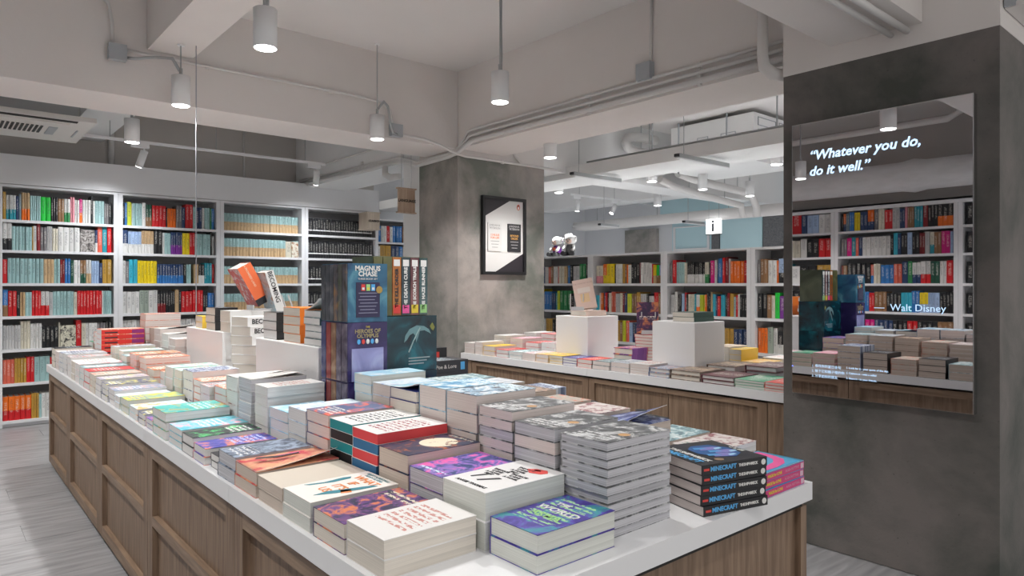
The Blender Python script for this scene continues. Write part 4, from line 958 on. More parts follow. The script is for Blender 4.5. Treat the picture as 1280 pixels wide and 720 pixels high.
stack(X1, 3.205, .22, .110, .800, .024, 'w', 'midnight_yellow', 'short dark-topped stack beside the teal one')
stack(X1, 3.33, .22, .16, .806, .027, 'w', 'orange_blue', 'pale blue stack with orange picture')
stack(X1, 3.52, .245, .16, .820, .034, 's', 'lemon', 'yellow and green cover stack at the table edge')
stack(X1, 3.70, .23, .10, .815, .03, 'w', 'paleblue', 'narrow pale blue stack behind the yellow-green one')
stack(X1, 3.81, .235, .15, .830, .028, 'w', 'steel', 'steel-blue stack at the table edge')
stack(X1, 3.98, .235, .155, .840, .029, 'w', 'midnight_yellow', 'midnight blue stack flecked with yellow')
stack(X1, 4.16, .235, .145, .848, .032, 'w', 'violet_grey', 'violet and grey stack at the table edge')
stack(X1, 4.325, .235, .16, .853, .033, 'c', 'khaki', 'khaki stack between the violet and scarlet ones')
stack(X1, 4.505, .235, .16, .858, .035, 'w', 'scarlet', 'scarlet stack at the table edge')
stack(X1, 4.68, .235, .13, .862, .036, 'w', 'teal_lines', 'dark teal stack just beyond the scarlet one')
stack(X1, 4.825, .235, .15, .870, .039, 'w', 'pink_sketch', 'white stack with pink sketch beyond the teal one')
stack(X1, 4.99, .23, .14, .87, .039, 'c', 'sketch_white', 'cream-edged stack beyond the pink sketch one')
stack(X1, 5.15, .23, .15, .885, .044, 'w', 'silver', 'silver stack with tall white edges near the far end')
stack(X1, 5.32, .235, .155, .892, .034, 'w', 'grey_news', 'grey-blue stack third from the far end')
stack(X1, 5.50, .23, .15, .885, .033, 'w', 'navy_white', 'navy and white stack second from the far end')
stack(X1, 5.68, .23, .15, .88, .04, 'p', 'sketch_white', 'pale stack under the black-topped one')
tp, t, n, l, w_ = stack(X1 - .0, 5.86, .23, .155, .892, .046, 'c', 'black_plain', 'stack with black lifted cover at the far left corner')
# ---- row 2
tp, t, n, l, w_ = stack(X2, 1.035, .24, .155, .835, .041, 's', 'space', 'indigo stack lettered in white and green at the near end')
toptext(tp, t, 'THE', .022, INKW, .175, .10); toptext(tp, t, 'WORLD', .034, INKW, .135, .077); toptext(tp, t, 'ARMA', .034, INKG, .095, .077)
tp, t, n, l, w_ = stack(X2 - .005, 1.202, .25, .165, .884, .064, 's', 'plain_white', 'thick white stack with a girl in red drawn on top', n=2)
toptext(tp, t, 'ANGIE THOMAS', .0155, INK, .022, .083, bold=.0003)
for (x0, y0, bw, ln) in ((.118, .118, .06, 4), (.118, .052, .045, 3), (.172, .085, .07, 4)):
    for q in range(ln): toptext(tp, t, ('THE HATE', 'U GIVE', 'A NOVEL', 'FIRST')[q], .0125, INK, x0 + .028 - q * .014, y0, bold=.0004)
blob(tp, t, [(.060, .135), (.110, .118), (.112, .106), (.058, .128)], INK); blob(tp, t, [(.052, .100), (.100, .072), (.098, .060), (.048, .092)], INK)
blob(tp, t, [(.185, .060), (.205, .088), (.222, .070), (.230, .040), (.214, .022), (.196, .030)], INKR); blob(tp, t, [(.205, .062), (.214, .070), (.222, .056), (.212, .046)], flat('print_brown', (.12, .04, .03)))
tp, t, n, l, w_ = stack(X2, 1.377, .233, .150, .880, .042, 'g', 'comic', 'purple and pink comic-cover stack')
tp, t, n, l, w_ = stack(X2, 1.535, .24, .15, .904, .050, 't', 'moon', 'stack with a pale full moon on the cover')
stack(X2, 1.694, .239, .146, .933, .030, 'R', 'white_red', 'white-topped stack with red and blue sprayed edges', pgs='RB')
stack(X2, 1.844, .241, .146, .936, .030, 'T', 'white_black', 'white-topped stack with teal and black sprayed edges', pgs='TK')
stack(X2, 2.0, .235, .16, .941, .037, 'p', 'flamingo', 'dark blue stack with red swirl beside boxed sets')
stack(X2, 2.170, .235, .14, .930, .040, 'w', 'paleblue', 'shrink-wrapped grey-blue stack')
stack(X2 + .0, 2.318, .20, .165, .905, .038, 'w', 'skyblue', 'low pale blue stack left of the boxed sets')
tp, t, n, l, w_ = stack(X2 - .0, 2.502, .225, .128, .971, .036, 'w', 'sketch_white', 'tall white stack before the plinth with drawn cover')
tp, t, n, l, w_ = stack(X2 - .01, 2.645, .225, .135, .985, .046, 'g', 'sketch_white', 'tall grey-edged stack with two curling covers')
curl(tp, l, w_, t, PAPER, .016, ax=1, power=1.5); 
tp, t, n, l, w_ = stack(X2 - .01, 2.80, .225, .13, .975, .05, 'w', 'blossom', 'tall stack tucked behind the curling covers')
curl(tp, l, w_, t, PAPER, .018, ax=1, power=1.5)
stack(X2, 2.966, .13, .147, .912, .032, 'w', 'coral_art', 'small stack with red printed cover near the plinth')
stack(X2 - .02, 3.12, .15, .13, .905, .038, 'w', 'silver', 'small silver-topped stack near the plinth')
stack(X2, 3.275, .20, .15, .909, .031, 'w', 'coral_art', 'coral and white stack in the second row')
stack(X2, 3.435, .215, .16, .938, .046, 'w', 'navy_white', 'tall navy and white stack in the second row')
stack(X2, 3.625, .225, .13, .925, .043, 'c', 'mint_art', 'mint and coral stack before the farther plinth')
stack(X2, 3.785, .229, .14, .925, .057, 'c', 'mint_art', 'thick cream-edged mint stack')
stack(X2 + .02, 3.965, .22, .15, .88, .042, 'w', 'orange_art', 'low orange stack beside the farther plinth')
stack(X2, 4.157, .22, .16, .880, .042, 'c', 'orange_art', 'cream-edged orange stack beside the farther plinth')
stack(X2, 4.345, .24, .16, .928, .035, 'p', 'coral_art', 'coral-topped pink-edged stack beside tall pink one')
stack(X2 - .01, 4.53, .25, .17, .935, .036, 'p', 'orange_art', 'large orange-topped pink-edged stack')
stack(X2 - .02, 4.74, .24, .15, .91, .04, 'c', 'teal_lines', 'dark teal patterned stack in second row')
stack(X2, 4.93, .24, .15, .925, .043, 'c', 'mint_art', 'mint patterned stack in second row, far half')
tp, t, n, l, w_ = stack(X2 - .01, 5.12, .24, .15, .94, .047, 'c', 'grey_news', 'grey stack with a dark lifted cover')
stack(X2, 5.31, .23, .15, .86, .035, 't', 'khaki', 'brown-edged stack far along the second row')
tp, t, n, l, w_ = stack(.93, 5.50, .27, .18, 1.035, .0355, 'w', 'coral_art', 'red-spined picture book stack', spine=-1)
rsm = flat('red_spine', (.70, .035, .03), .35); pur = flat('purple_spine', (.28, .03, .20), .35)
zz = TZ; 
for o in [q for q in bpy.data.objects if q.get('group') == 'red-spined picture book stack']:
    sp_ = MB().box((0, -.0012, .003), (.27, -.0001, .031)).build('spine_print', rsm, o)
    MB().box((.02, -.0016, .009), (.10, -.0012, .018)).build('title_strip', INK, sp_); MB().box((.19, -.0016, .004), (.268, -.0012, .030)).build('title_strip', pur, sp_)
stack(.72, 5.52 + .53, .14, .12, .86, .03, 'w', 'silver', 'grey-edged stack at the far table end')
stack(.95, 5.75, .18, .16, 1.0, .03, 'w', 'orange_art', 'white-edged stack left of the red picture books')
stack(.95, 5.95, .22, .15, .92, .033, 'w', 'green_cover', 'stack with green spine at the far table end')
# ---- rows 3 and 4 of the far half
stack(1.215, 4.74, .22, .16, 1.000, .049, 'p', 'sketch_white', 'tall pink-white stack beside the farther plinth', n=5)
tp, t, n, l, w_ = stack(1.22, 4.94, .24, .16, 1.02, .044, 'w', 'sketch_white', 'tall stack with curling white cover, nearer one'); curl(tp, l, w_, t, PAPER, .03)
tp, t, n, l, w_ = stack(1.22, 5.14, .24, .16, 1.045, .042, 'p', 'sketch_white', 'tall stack with curling white cover, farther one'); curl(tp, l, w_, t, PAPER, .035)
stack(1.23, 5.34, .20, .15, 1.04, .048, 't', 'khaki', 'tan-edged tall stack near the far end')
stack(1.22, 5.55, .24, .17, 1.135, .048, 'p', 'coral_art', 'tallest pink-edged stack at the far table end')
stack(1.22, 5.80, .24, .16, .99, .04, 'w', 'grey_news', 'grey-topped tall stack at the far table end')
stack(1.50, 4.8, .24, .16, 1.01, .043, 'w', 'silver', 'silver-topped stack in the far middle row')
stack(1.50, 5.05, .24, .16, .98, .045, 'c', 'blossom', 'blossom-topped stack in the far middle row')
stack(1.50, 5.30, .24, .16, 1.0, .045, 'w', 'navy_white', 'navy-topped stack in the far middle row')
stack(1.50, 5.60, .24, .16, .96, .04, 'c', 'teal_lines', 'teal-topped stack in the far middle row')
stack(1.50, 5.86, .24, .16, .93, .04, 'c', 'amber', 'amber-topped stack at the far middle corner')
# ---- row 3: the tall stacks right of centre
tp, t, n, l, w_ = stack(X3, 1.067, .24, .155, .981, .0207, 'g', 'grey_photo', 'nearest grey photo-cover stack with bronze disc', jit=.004)
tp, t, n, l, w_ = stack(X3 - .005, 1.237, .242, .156, .986, .033, 'g', 'grey_photo2', 'middle grey photo-cover stack with bronze disc', pgs='gpg')
tp, t, n, l, w_ = stack(X3, 1.407, .241, .148, 1.006, .0281, 'p', 'grey_photo', 'farthest grey photo-cover stack with bronze disc', pgs='ppg')
stack(X3, 1.566, .232, .150, 1.030, .055, 'p', 'ocean2', 'tall tan-edged stack with stormy sea cover')
stack(X3, 1.722, .232, .146, 1.031, .068, 'p', 'ocean', 'tall stack with sunlit sea cover')
tp, t, n, l, w_ = stack(X3 - .01, 1.872, .19, .16, 1.006, .035, 'c', 'navy_leaf', 'stack with open navy endpaper'); curl(tp, l, w_, t, A['skyblue'], .022, ax=0)
stack(X3, 2.04, .195, .13, 1.005, .042, 'c', 'paleblue', 'small pale blue stack before the boxed sets')
stack(X3, 2.182, .232, .125, 1.025, .034, 's', 'skyblue', 'sky blue stack directly before the boxed sets')
# ---- row 4 (mostly seen in the mirror) and row 5 along the far edge
for (y, z, th, pg, ck, nm_) in ((1.42, .955, .03, 't', 'blossom', 'blossom stack'), (1.59, .96, .042, 't', 'khaki', 'khaki stack'), (1.76, .975, .045, 't', 'wood_photo', 'brown photo stack'), (1.93, .985, .047, 't', 'grey_news', 'grey news stack'),
                                (2.10, .985, .046, 't', 'teal_lines', 'dark teal stack'), (2.27, .95, .04, 't', 'cobalt', 'cobalt stack')):
    stack(1.475, y, .24, .155, z, th, pg, ck, nm_ + ' in the inner row behind the low edge row')
R5 = [(1.10 + .06, .850, .032, 'w', 'blossom', 'flat blossom-cover stack behind the ship books', 1), (1.33, .852, .05, 't', 'teal_lines', 'grey-green cover stack at the right table edge', 1), (1.50, .874, .040, 't', 'black_plain', 'black-covered stack right of the curled blue cover', -1),
      (1.67, .860, .036, 't', 'khaki', 'khaki cover stack at the right table edge', 1), (1.845, .888, .045, 't', 'black_plain', 'black stack with spine out behind grey photo covers', -1), (2.02, .925, .043, 't', 'navy_white', 'red, white and blue stack at right table edge', -1),
      (2.195, .86, .036, 't', 'hot_pink', 'bright pink cover stack at the right table edge', 1), (2.365, .85, .032, 't', 'green_cover', 'green cover stack at the right table edge', 1), (2.53, .845, .031, 't', 'pink_sketch', 'white and pink stack at the right table edge', 1),
      (2.70, .985, .058, 't', 'black_pink', 'black and pink stack with lettered spine beside the column', -1), (2.88, 1.030, .055, 't', 'black_plain', 'black stack with small spine marks beyond the lettered one', -1),
      (3.10, .93, .045, 't', 'wood_photo', 'brown photo stack on the far right edge', 1), (3.30, .95, .045, 't', 'amber', 'amber stack on the far right edge', 1), (3.55, .93, .045, 't', 'teal_dark', 'dark teal stack on the far right edge', 1), (3.8, .95, .045, 't', 'sand_cover', 'sand stack on the far right edge', 1)]
for (y, z, th, pg, ck, nm_, sp_) in R5:
    r_ = stack(1.79, y, .235, .155, z, th, pg, ck, nm_, spine=sp_)
    if 'lettered spine beside' in nm_:
        tp = r_[0]; t = r_[1]
        text('Poe & Lore', .026, INKW, tp, (.105, -.0006, t / 2), (1, 0, 0), (0, 0, 1), thick=.0002); MB().box((.19, -.0008, .01), (.215, -.0001, t - .01)).build('spine_badge', INKB, tp)
    if 'small spine marks' in nm_:
        for q, m_ in ((.05, INKW), (.11, INKB), (.17, INKR)): MB().box((q, -.0008, .008), (q + .018, -.0001, r_[1] - .02)).build('spine_badge', m_, r_[0])
# curled blue cover leaning up behind the grey stacks
tp, t, n, l, w_ = stack(1.455, 1.245, .235, .15, .948, .038, 't', 'purple_net', 'stack whose blue marbled cover curls up behind grey books')
cu = curl(tp, l, w_, t, A['purple_net'], .040, ax=1, power=1.2, und=PAPER, upow=.5)
blob(tp, t + .030, [(.155 + .018 * math.cos(a * PI / 6), .048 + .018 * math.sin(a * PI / 6)) for a in range(12)], INK, 'round_sticker')
# ship books and pink books at the near right corner
shp = 'black ship-game stack with blue lettered spines at the near right corner'
tp, t, n, l, w_ = stack(1.515, 1.02, .225, .215, .885, .0265, 'p', 'shipwreck', shp, spine=-1, rot=-15, jrot=1.2, first_cov=None)
blk = flat('black_cover', (.012, .012, .015), .35)
for o in [q for q in bpy.data.objects if q.get('group') == shp]:
    s0 = MB().box((0, -.0009, .0008), (.225, -.0001, t - .001)).build('spine_print', blk, o)
    text('MINECRAFT', .0165, INKB, s0, (.072, -.0012, t / 2), (1, 0, 0), (0, 0, 1), thick=.0002, bold=.0006); text('THE SHIPWRECK', .0105, INKW, s0, (.158, -.0012, t / 2), (1, 0, 0), (0, 0, 1), thick=.0002, bold=.0004, spacing=.8)
    MB().cyl((.212, -.001, t / 2), (.212, -.0014, t / 2), .008, 14).build('spine_badge', INKW, s0)
    MB().box((.006, -.0014, t / 2 - .003), (.024, -.001, t / 2 + .003)).build('spine_badge', INKR, s0)
toptext(tp, t, 'MINECRAFT', .030, INKB, .020, .108, bold=.0012); toptext(tp, t, 'THE SHIPWRECK', .0215, INKW, .048, .104, bold=.0009)
toptext(tp, t, 'C. B. LEE', .015, INKW, .212, .10)
sg = [flat('print_' + n_, c_) for n_, c_ in (('deep_blue', (.02, .10, .30)), ('sea_blue', (.08, .32, .62)), ('ice_blue', (.35, .62, .80)), ('violet', (.22, .20, .50)))]
blob(tp, t, [(.075, .10), (.10, .055), (.15, .035), (.19, .06), (.20, .12), (.17, .17), (.11, .175), (.08, .15)], sg[0], 'printed_ship')
for q, (xa, ya) in enumerate(((.095, .055), (.125, .085), (.105, .125))):
    blob(tp, t + .0003, [(xa, ya), (xa + .055, ya - .012), (xa + .075, ya + .004), (xa + .06, ya + .020), (xa + .01, ya + .026)], sg[3], 'printed_ship')
    blob(tp, t + .0006, [(xa + .045, ya - .008), (xa + .072, ya - .004), (xa + .072, ya + .008), (xa + .05, ya + .006)], sg[2], 'printed_ship')
    blob(tp, t + .0006, [(xa - .012, ya + .012), (xa + .03, ya + .006), (xa + .02, ya + .022), (xa - .004, ya + .03)], sg[1], 'printed_ship')
blob(tp, t, [(.085 + .014 * math.cos(a * PI / 5), .030 + .012 * math.sin(a * PI / 5)) for a in range(10)], flat('print_bronze', (.30, .20, .12)), 'round_badge')
pk_ = 'sky blue and pink stack with magenta spines at the table corner'
tp, t, n, l, w_ = stack(1.775, .992, .226, .150, .822, .0228, 'w', 'bluepink', pk_, spine=-1, jrot=1.0, jit=.002)
pkm = flat('magenta_spine', (.62, .05, .20), .4)
A['bluepink2'] = None
for o in [q for q in bpy.data.objects if q.get('group') == pk_]:
    s0 = MB().box((0, -.0009, .0014), (.226, -.0001, t - .0014)).build('spine_print', pkm, o)
    text('MADE for LOVE', .0115, INKY, s0, (.055, -.0012, t / 2), (1, 0, 0), (0, 0, 1), thick=.0002, bold=.0004); text('ALISSA NUTTING', .0105, flat('print_rose', (.75, .35, .50)), s0, (.155, -.0012, t / 2), (1, 0, 0), (0, 0, 1), thick=.0002)
    MB().box((.205, -.0014, .004), (.222, -.001, t - .004)).build('spine_badge', flat('badge_rose', (.7, .5, .6)), s0)
curl(tp, l, w_, t, flat('sky_blue_cover', (.09, .42, .70), .3), .0, ax=1)
ribbon = [(.015, .03), (.03, .012), (.09, .010), (.15, .020), (.19, .045), (.205, .085), (.21, .135), (.195, .142), (.182, .10), (.165, .065), (.13, .045), (.08, .038), (.04, .045)]
blob(tp, t + .0022, ribbon, INKP, 'printed_ribbon')
blob(tp, t + .0022, [(.135 + .022 * math.cos(a * PI / 6), .11 + .014 * math.sin(a * PI / 6)) for a in range(12)], flat('print_navy', (.02, .02, .08)), 'printed_shape')
for q in range(3): blob(tp, t + .0022, [(.02 + .014 * q, .06 + .02 * q), (.026 + .014 * q, .06 + .02 * q), (.026 + .014 * q, .085 + .02 * q), (.02 + .014 * q, .085 + .02 * q)], INKY, 'printed_letter')

# ---- boxed sets stacked in the middle of the near table
film = noisy('film_wrapped_print', (.05, .06, .08), (.14, .15, .17), 6, .12, detail=4)
def boxset(x, y, l, w, z0, z1, mats, faces, label):
    t = thing('boxed_set', label, 'boxed books', (x, y, z0), None, 'boxed sets stacked in the middle')
    h = z1 - z0 - .001
    MB().box((0, 0, 0), (l, w, h)).build('slipcase', mats, t)
    return t, h
def spines_left(t, h, w, cols):
    n = len(cols)
    for i, c in enumerate(cols):
        y0 = w * i / n + .002; y1 = w * (i + 1) / n - .002
        sp_ = MB().box((-.005, y0, .003), (0, y1, h - .003)).build('book_spine', c, t)
def spines_front(t, h, l, cols, texts=None):
    n = len(cols)
    for i, c in enumerate(cols):
        x0 = l * i / n + .0015; x1 = l * (i + 1) / n - .0015
        sp_ = MB().box((x0, -.005, .003), (x1, 0, h - .003)).build('book_spine', c, t)
        if texts and texts[i]:
            tx_, m_, sz = texts[i]
            text(tx_, sz, m_, sp_, ((x0 + x1) / 2, -.0055, h * .47), (0, 0, 1), (-1, 0, 0), thick=.0003, bold=.0009)
            MB().box((x0 + .006, -.0058, h * .84), (x1 - .006, -.005, h * .95)).build('spine_mark', INKW, sp_)
            MB().box((x0 + .004, -.0058, .010), (x1 - .004, -.005, .045)).build('spine_mark', (INKY, INKG, INKR, INKP)[i % 4], sp_)
def fm(key, c1, c2, c3, sc=5): return noisy(key, c1, c2, sc, .2, detail=5, c3=c3, dist=.8, coord='Object')
m_sea = fm('box_art_stormy_sea', (.015, .06, .14), (.16, .42, .50), (.03, .14, .24), 7)
m_ind = fm('box_art_indigo', (.02, .015, .07), (.10, .08, .22), (.03, .02, .10), 6)
m_tide = fm('box_art_deep_teal', (.003, .012, .02), (.01, .16, .20), (.004, .05, .07), 9)
g1 = fm('spine_art_dark', (.05, .06, .07), (.16, .17, .19), (.08, .09, .11), 14); g2 = fm('spine_art_umber', (.06, .05, .05), (.30, .17, .09), (.10, .10, .12), 12); g3 = fm('spine_art_moss', (.07, .09, .06), (.26, .22, .10), (.12, .12, .12), 12)
r1 = fm('spine_art_navy', (.04, .05, .12), (.14, .16, .28), (.06, .07, .18), 16); r2_ = fm('spine_art_red', (.22, .03, .03), (.42, .12, .09), (.30, .05, .05), 16); r3 = fm('spine_art_bronze', (.16, .08, .05), (.38, .22, .13), (.25, .13, .08), 16); r4 = fm('spine_art_slate', (.05, .04, .07), (.20, .17, .22), (.10, .08, .12), 16)
t, h = boxset(1.19, 2.33, .167, .215, 1.209, 1.432, m_sea, None, 'upper boxed set with stormy blue front and three medallions')
spines_left(t, h, .215, [g2, g3, g2, g1, g1, g1])
MB().box((.034, -.0015, .018), (.134, -.0002, .150)).build('text_panel', flat('panel_indigo', (.025, .02, .07), .35), t)
text('MAGNUS\nCHASE', .026, INKW, t, (.083, -.001, .192), (1, 0, 0), (0, 0, 1), thick=.0003, bold=.0008, line=.8); text('THREE BOOK SET', .0105, INKW, t, (.083, -.001, .163), (1, 0, 0), (0, 0, 1), thick=.0003)
for q, (m_, m2) in enumerate(((INKR, INKW), (INKG, INKY), (INKB, INKW))):
    c_ = MB().box((.055 + q * .021, -.0024, .118), (.071 + q * .021, -.0015, .143)).build('cover_thumbnail', m_, t); MB().box((.058 + q * .021, -.003, .122), (.068 + q * .021, -.0024, .131)).build('thumbnail_print', m2, c_)
MB().cyl((.131, -.002, .122), (.131, -.0035, .122), .0135, 20).build('gold_medallion', flat('gold_sticker', (.42, .28, .08), .3, .4), t)
for q in range(7): MB().box((.044 + (q % 2) * .006, -.0022, .108 - q * .0125), (.124 - (q % 3) * .006, -.0015, .111 - q * .0125)).build('print_line', flat('print_grey', (.25, .25, .35)), t)
t, h = boxset(1.19, 2.33, .167, .215, .985, 1.2085, m_ind, None, 'middle boxed set with indigo front and gold lettering, left tower')
spines_left(t, h, .215, [r4, r4, r3, r2_, r1])
text('THE', .010, INKY, t, (.083, -.001, .205), (1, 0, 0), (0, 0, 1), thick=.0003); text('HEROES OF\nOLYMPUS', .021, flat('dull_gold', (.35, .28, .14), .4), t, (.083, -.001, .180), (1, 0, 0), (0, 0, 1), thick=.0003, bold=.0006, line=.85)
for q in range(5): MB().ball((.045 + q * .019, -.0012, .150), (.007, .0012, .010), 8, 5).build('printed_portrait', (INKB, INKR, INKW, INKB, INKW)[q], t)
MB().box((.016, -.0015, .002), (.150, -.0002, .125)).build('pale_print', fm('box_art_lilac', (.20, .20, .42), (.50, .52, .74), (.32, .32, .58), 8), t)
t, h = boxset(1.19, 2.33, .167, .215, .754, .9845, m_ind, None, 'bottom boxed set of the left tower, on the worktop')
spines_left(t, h, .215, [r4, r4, r3, r2_, r1])
t, h = boxset(1.372, 2.47, .262, .175, 1.221, 1.468, fm('box_art_olive', (.06, .075, .05), (.16, .18, .12), (.10, .12, .08), 5), None, 'upper right boxed set of four tall spines lettered in white')
o1 = flat('mute_spine_dark', (.05, .05, .06), .3)
spA = fm('spine_art_rust', (.30, .08, .02), (.50, .22, .06), (.40, .14, .03), 8); spB = fm('spine_art_night', (.015, .03, .04), (.06, .10, .12), (.03, .05, .06), 8); spC = fm('spine_art_wine', (.10, .03, .04), (.24, .10, .10), (.15, .06, .06), 8); spD = fm('spine_art_jungle', (.02, .05, .05), (.12, .18, .16), (.05, .10, .11), 8); spE = fm('spine_art_fern', (.06, .07, .03), (.18, .17, .07), (.11, .11, .04), 8)
spines_front(t, h, .262, [spE, spE, spA, spB, spC, spD], [None, None, ('THE KILL ORDER', INK, .0215), ('THE DEATH CURE', INKW, .0215), ('THE SCORCH TRIALS', INKW, .019), ('THE MAZE RUNNER', INKW, .0205)])
t, h = boxset(1.372, 2.44, .29, .20, .99, 1.2205, m_tide, None, 'lower right boxed set with a swimming figure on deep teal')
def wall_print(t_, pts, m, name, y=-.0014):
    b = MB(); n = len(pts); b.v = [(x, y, z) for x, z in pts] + [(x, -.0002, z) for x, z in pts]
    b.face(list(range(n))); b.face([n + i for i in range(n)][::-1])
    for i in range(n): b.face([i, n + i, n + (i + 1) % n, (i + 1) % n])
    return b.build(name, m, t_)
wall_print(t, [(.128, .120), (.134, .150), (.155, .176), (.190, .190), (.225, .186), (.250, .172), (.262, .150), (.250, .158), (.228, .168), (.205, .166), (.196, .140), (.186, .118), (.184, .145), (.172, .158), (.155, .150), (.142, .132)], flat('pale_teal_print', (.16, .30, .32)), 'printed_swimmer')
wall_print(t, [(.255, .185), (.268, .200), (.280, .180), (.272, .165), (.262, .172)], flat('olive_print', (.22, .24, .06)), 'printed_weed')
MB().tube([(.205, -.002, .18), (.17, -.002, .12), (.15, -.002, .08)], .003, 6).build('printed_swimmer', flat('pale_teal_print2', (.35, .5, .5)), t)
for q in range(3): MB().box((.15, -.001, .052 - q * .012), (.255 - q * .015, -.0002, .057 - q * .012)).build('print_line', flat('print_pale', (.3, .42, .42)), t)
boxset(1.372, 2.44, .29, .20, .754, .9895, m_tide, None, 'bottom boxed set of the right tower, on the worktop')

# ---- things on the two long plinths
stack(1.285, 4.42, .10, .14, 1.157, .037, 'c', 'yellow_cov', 'pair of slim books with yellow spines on the farther plinth', base=P1Z, spine=-1, n=2)
tp, t, n, l, w_ = stack(1.28, 4.16, .13, .17, 1.215, .044, 'c', 'black_plain', 'three thick books with black starred spines', base=P1Z, n=3, spine=-1)
for o in [q for q in bpy.data.objects if q.get('group') == 'three thick books with black starred spines']:
    for q in range(3): MB().box((.035, -.001, t / 2 - .002), (.065, -.0002, t / 2 + .002)).build('spine_star', INKW, o).rotation_euler = (0, 0, 0) if q == 0 else (0, 0, 0)
tp, t, n, l, w_ = stack(1.28, 3.90, .24, .17, 1.204, .061, 'c', 'plain_white', 'thick pair of books under the display stands', base=P1Z, n=2, spine=-1)
def leaning(x, y, z, th, w, h, tilt, cmat, smat, label, cat='book', spine_text=None, ink=None, base_black=False):
    o = tag(MB().box((0, .001, 0), (.0022, w, h)).box((th - .0022, .001, 0), (th, w, h)).build('displayed_book', cmat, None, loc=(x, y, z)), label, cat)
    o.rotation_euler = (0, R(-tilt), 0)
    MB().box((0, 0, 0), (th, .002, h)).build('spine', smat, o)
    MB().box((.0022, .002, .002), (th - .0022, w - .003, h - .003)).build('page_block', PG['c'], o)
    if spine_text:
        text(spine_text[0], spine_text[1], ink, o, (th / 2, -.0006, h * spine_text[2]), (0, 0, -1), (1, 0, 0), thick=.0003, bold=.0006)
    if base_black: MB().box((-.0003, -.0009, 0), (th + .0003, 0, h * .16)).build('spine_foot', INK, o)
    return o
orange = flat('orange_cloth', (.82, .17, .06), .45)
leaning(1.445, 3.92, 1.225, .082, .17, .245, 29, art('red_building', (.50, .06, .04), (.35, .05, .07), (.55, .50, .50), 'blot', 4, None, vert=True), orange, 'thick orange-spined book leaning on a display stand', spine_text=('A PROMISED LAND', .016, .72), ink=flat('pale_orange_ink', (.85, .5, .35)), base_black=True)
leaning(1.515, 3.82, 1.185, .050, .17, .245, 17, art('portrait', (.30, .42, .50), (.45, .52, .56), (.32, .18, .12), 'blot', 3, None, vert=True), flat('white_spine', (.70, .70, .70), .4), 'white-spined book lettered BECOMING leaning on a stand', spine_text=('BECOMING', .036, .62), ink=INK)
def stand(x, y, z, label, s=1.0, rz=0):
    t = thing('book_stand', label, 'book stand', (x, y, z), (0, 0, rz), 'clear book stands')
    for yy in (0, .10):
        MB().tube([(-.07 * s, yy, .006), (.02 * s, yy, .004), (.055 * s, yy, .012), (-.0 * s, yy, .16 * s)], .0045, 6).build('side_frame', M['acrylic'], t)
    MB().box((-.075 * s, 0, 0), (-.068 * s, .10, .03)).build('lip', M['acrylic'], t)
    return t
stand(1.47, 3.87, 1.206, 'clear stand holding the orange-spined book')
stand(1.545, 3.74, 1.10, 'clear stand holding the white-spined lettered book', 1.2)
# twisted tower of white-spined books between the plinths
bw = 'twisted tower of white-spined books between the long plinths'
tp, t, n, l, w_ = stack(1.235, 3.50, .20, .16, 1.185, .048, 'c', 'plain_white', bw, n=9, spine=-1, twist=5.5, rot=10, jrot=2)
for i, o in enumerate([q for q in bpy.data.objects if q.get('group') == bw][-3:]):
    text('BECOMING', .034, INK, o, (.11, -.0008, t / 2), (1, 0, 0), (0, 0, 1), thick=.0003, bold=.0008)
tp, t, n, l, w_ = stack(1.225, 3.10, .15, .16, 1.222, .042, 'w', 'black_plain', 'three books with black spines lettered in light blue', base=P2Z, n=3, spine=-1)
for o in [q for q in bpy.data.objects if q.get('group') == 'three books with black spines lettered in light blue']:
    text('BURN', .034, flat('cyan_ink', (.20, .62, .70)), o, (.085, -.0008, t / 2), (1, 0, 0), (0, 0, 1), thick=.0003, bold=.0012)
A['orange_full'] = flat('orange_cover', (.85, .22, .02), .4)
stack(1.225, 2.84, .16, .18, 1.250, .0385, 'c', 'orange_full', 'stack of orange-spined books on the nearer plinth', base=P2Z, n=4, spine=-1)
tp, t, n, l, w_ = stack(1.225, 2.635, .14, .16, 1.242, .029, 'w', 'teal_dark', 'uneven stack with lifted cyan cover on the nearer plinth', base=P2Z, n=5, spine=-1, jit=.006, jrot=3)
curl(tp, .15, w_, t, flat('cyan_cover', (.20, .58, .68), .3), .05, ax=0, power=1.5)

# ---- far table, front row from the pale column to the mirror column
XF = 3.60
far = [(4.71, .15, .14, .845, .046, 'p', 'sketch_white', 'cream stack against the pale column', 1, 0), (4.60, .24, .10, .86, .035, 'p', 'plain_white', 'pale stack with wide white top next to the column', 1, 0), (4.43, .24, .15, .835, .04, 'p', 'yellow_cov', 'yellow-topped stack near the pale column', 1, 0),
       (4.26, .235, .15, .815, .031, 'w', 'scarlet', 'red and cream stack on the far table', 1, 0), (4.095, .235, .15, .812, .029, 'w', 'teal_lines', 'grey-green stack on the far table', 1, 0), (3.93, .235, .15, .812, .058, 'p', 'pink_sketch', 'pale pink stack with small base on the far table', 1, 0),
       (3.785, .235, .135, .815, .031, 'p', 'amber', 'orange stack on the far table', 1, 0), (3.635, .235, .14, .818, .022, 'c', 'yellow_cov', 'golden yellow stack below the cube plinth', 1, 0), (3.485, .235, .14, .812, .020, 'w', 'ultramarine', 'ultramarine stack on the far table', 1, 0),
       (3.335, .235, .14, .812, .030, 'p', 'tomato', 'tomato red stack on the far table', 1, 0), (3.165, .235, .16, .812, .030, 'p', 'teal_dark', 'dark teal stack on the far table, left one', 1, 0), (2.995, .235, .16, .818, .033, 'p', 'grey_news', 'slate stack on far table beside plain cube plinth', 1, 0),
       (2.825, .25, .16, .824, .018, 'p', 'sketch_white', 'cream pile of slim books before the plain cube plinth', 1, 0)]
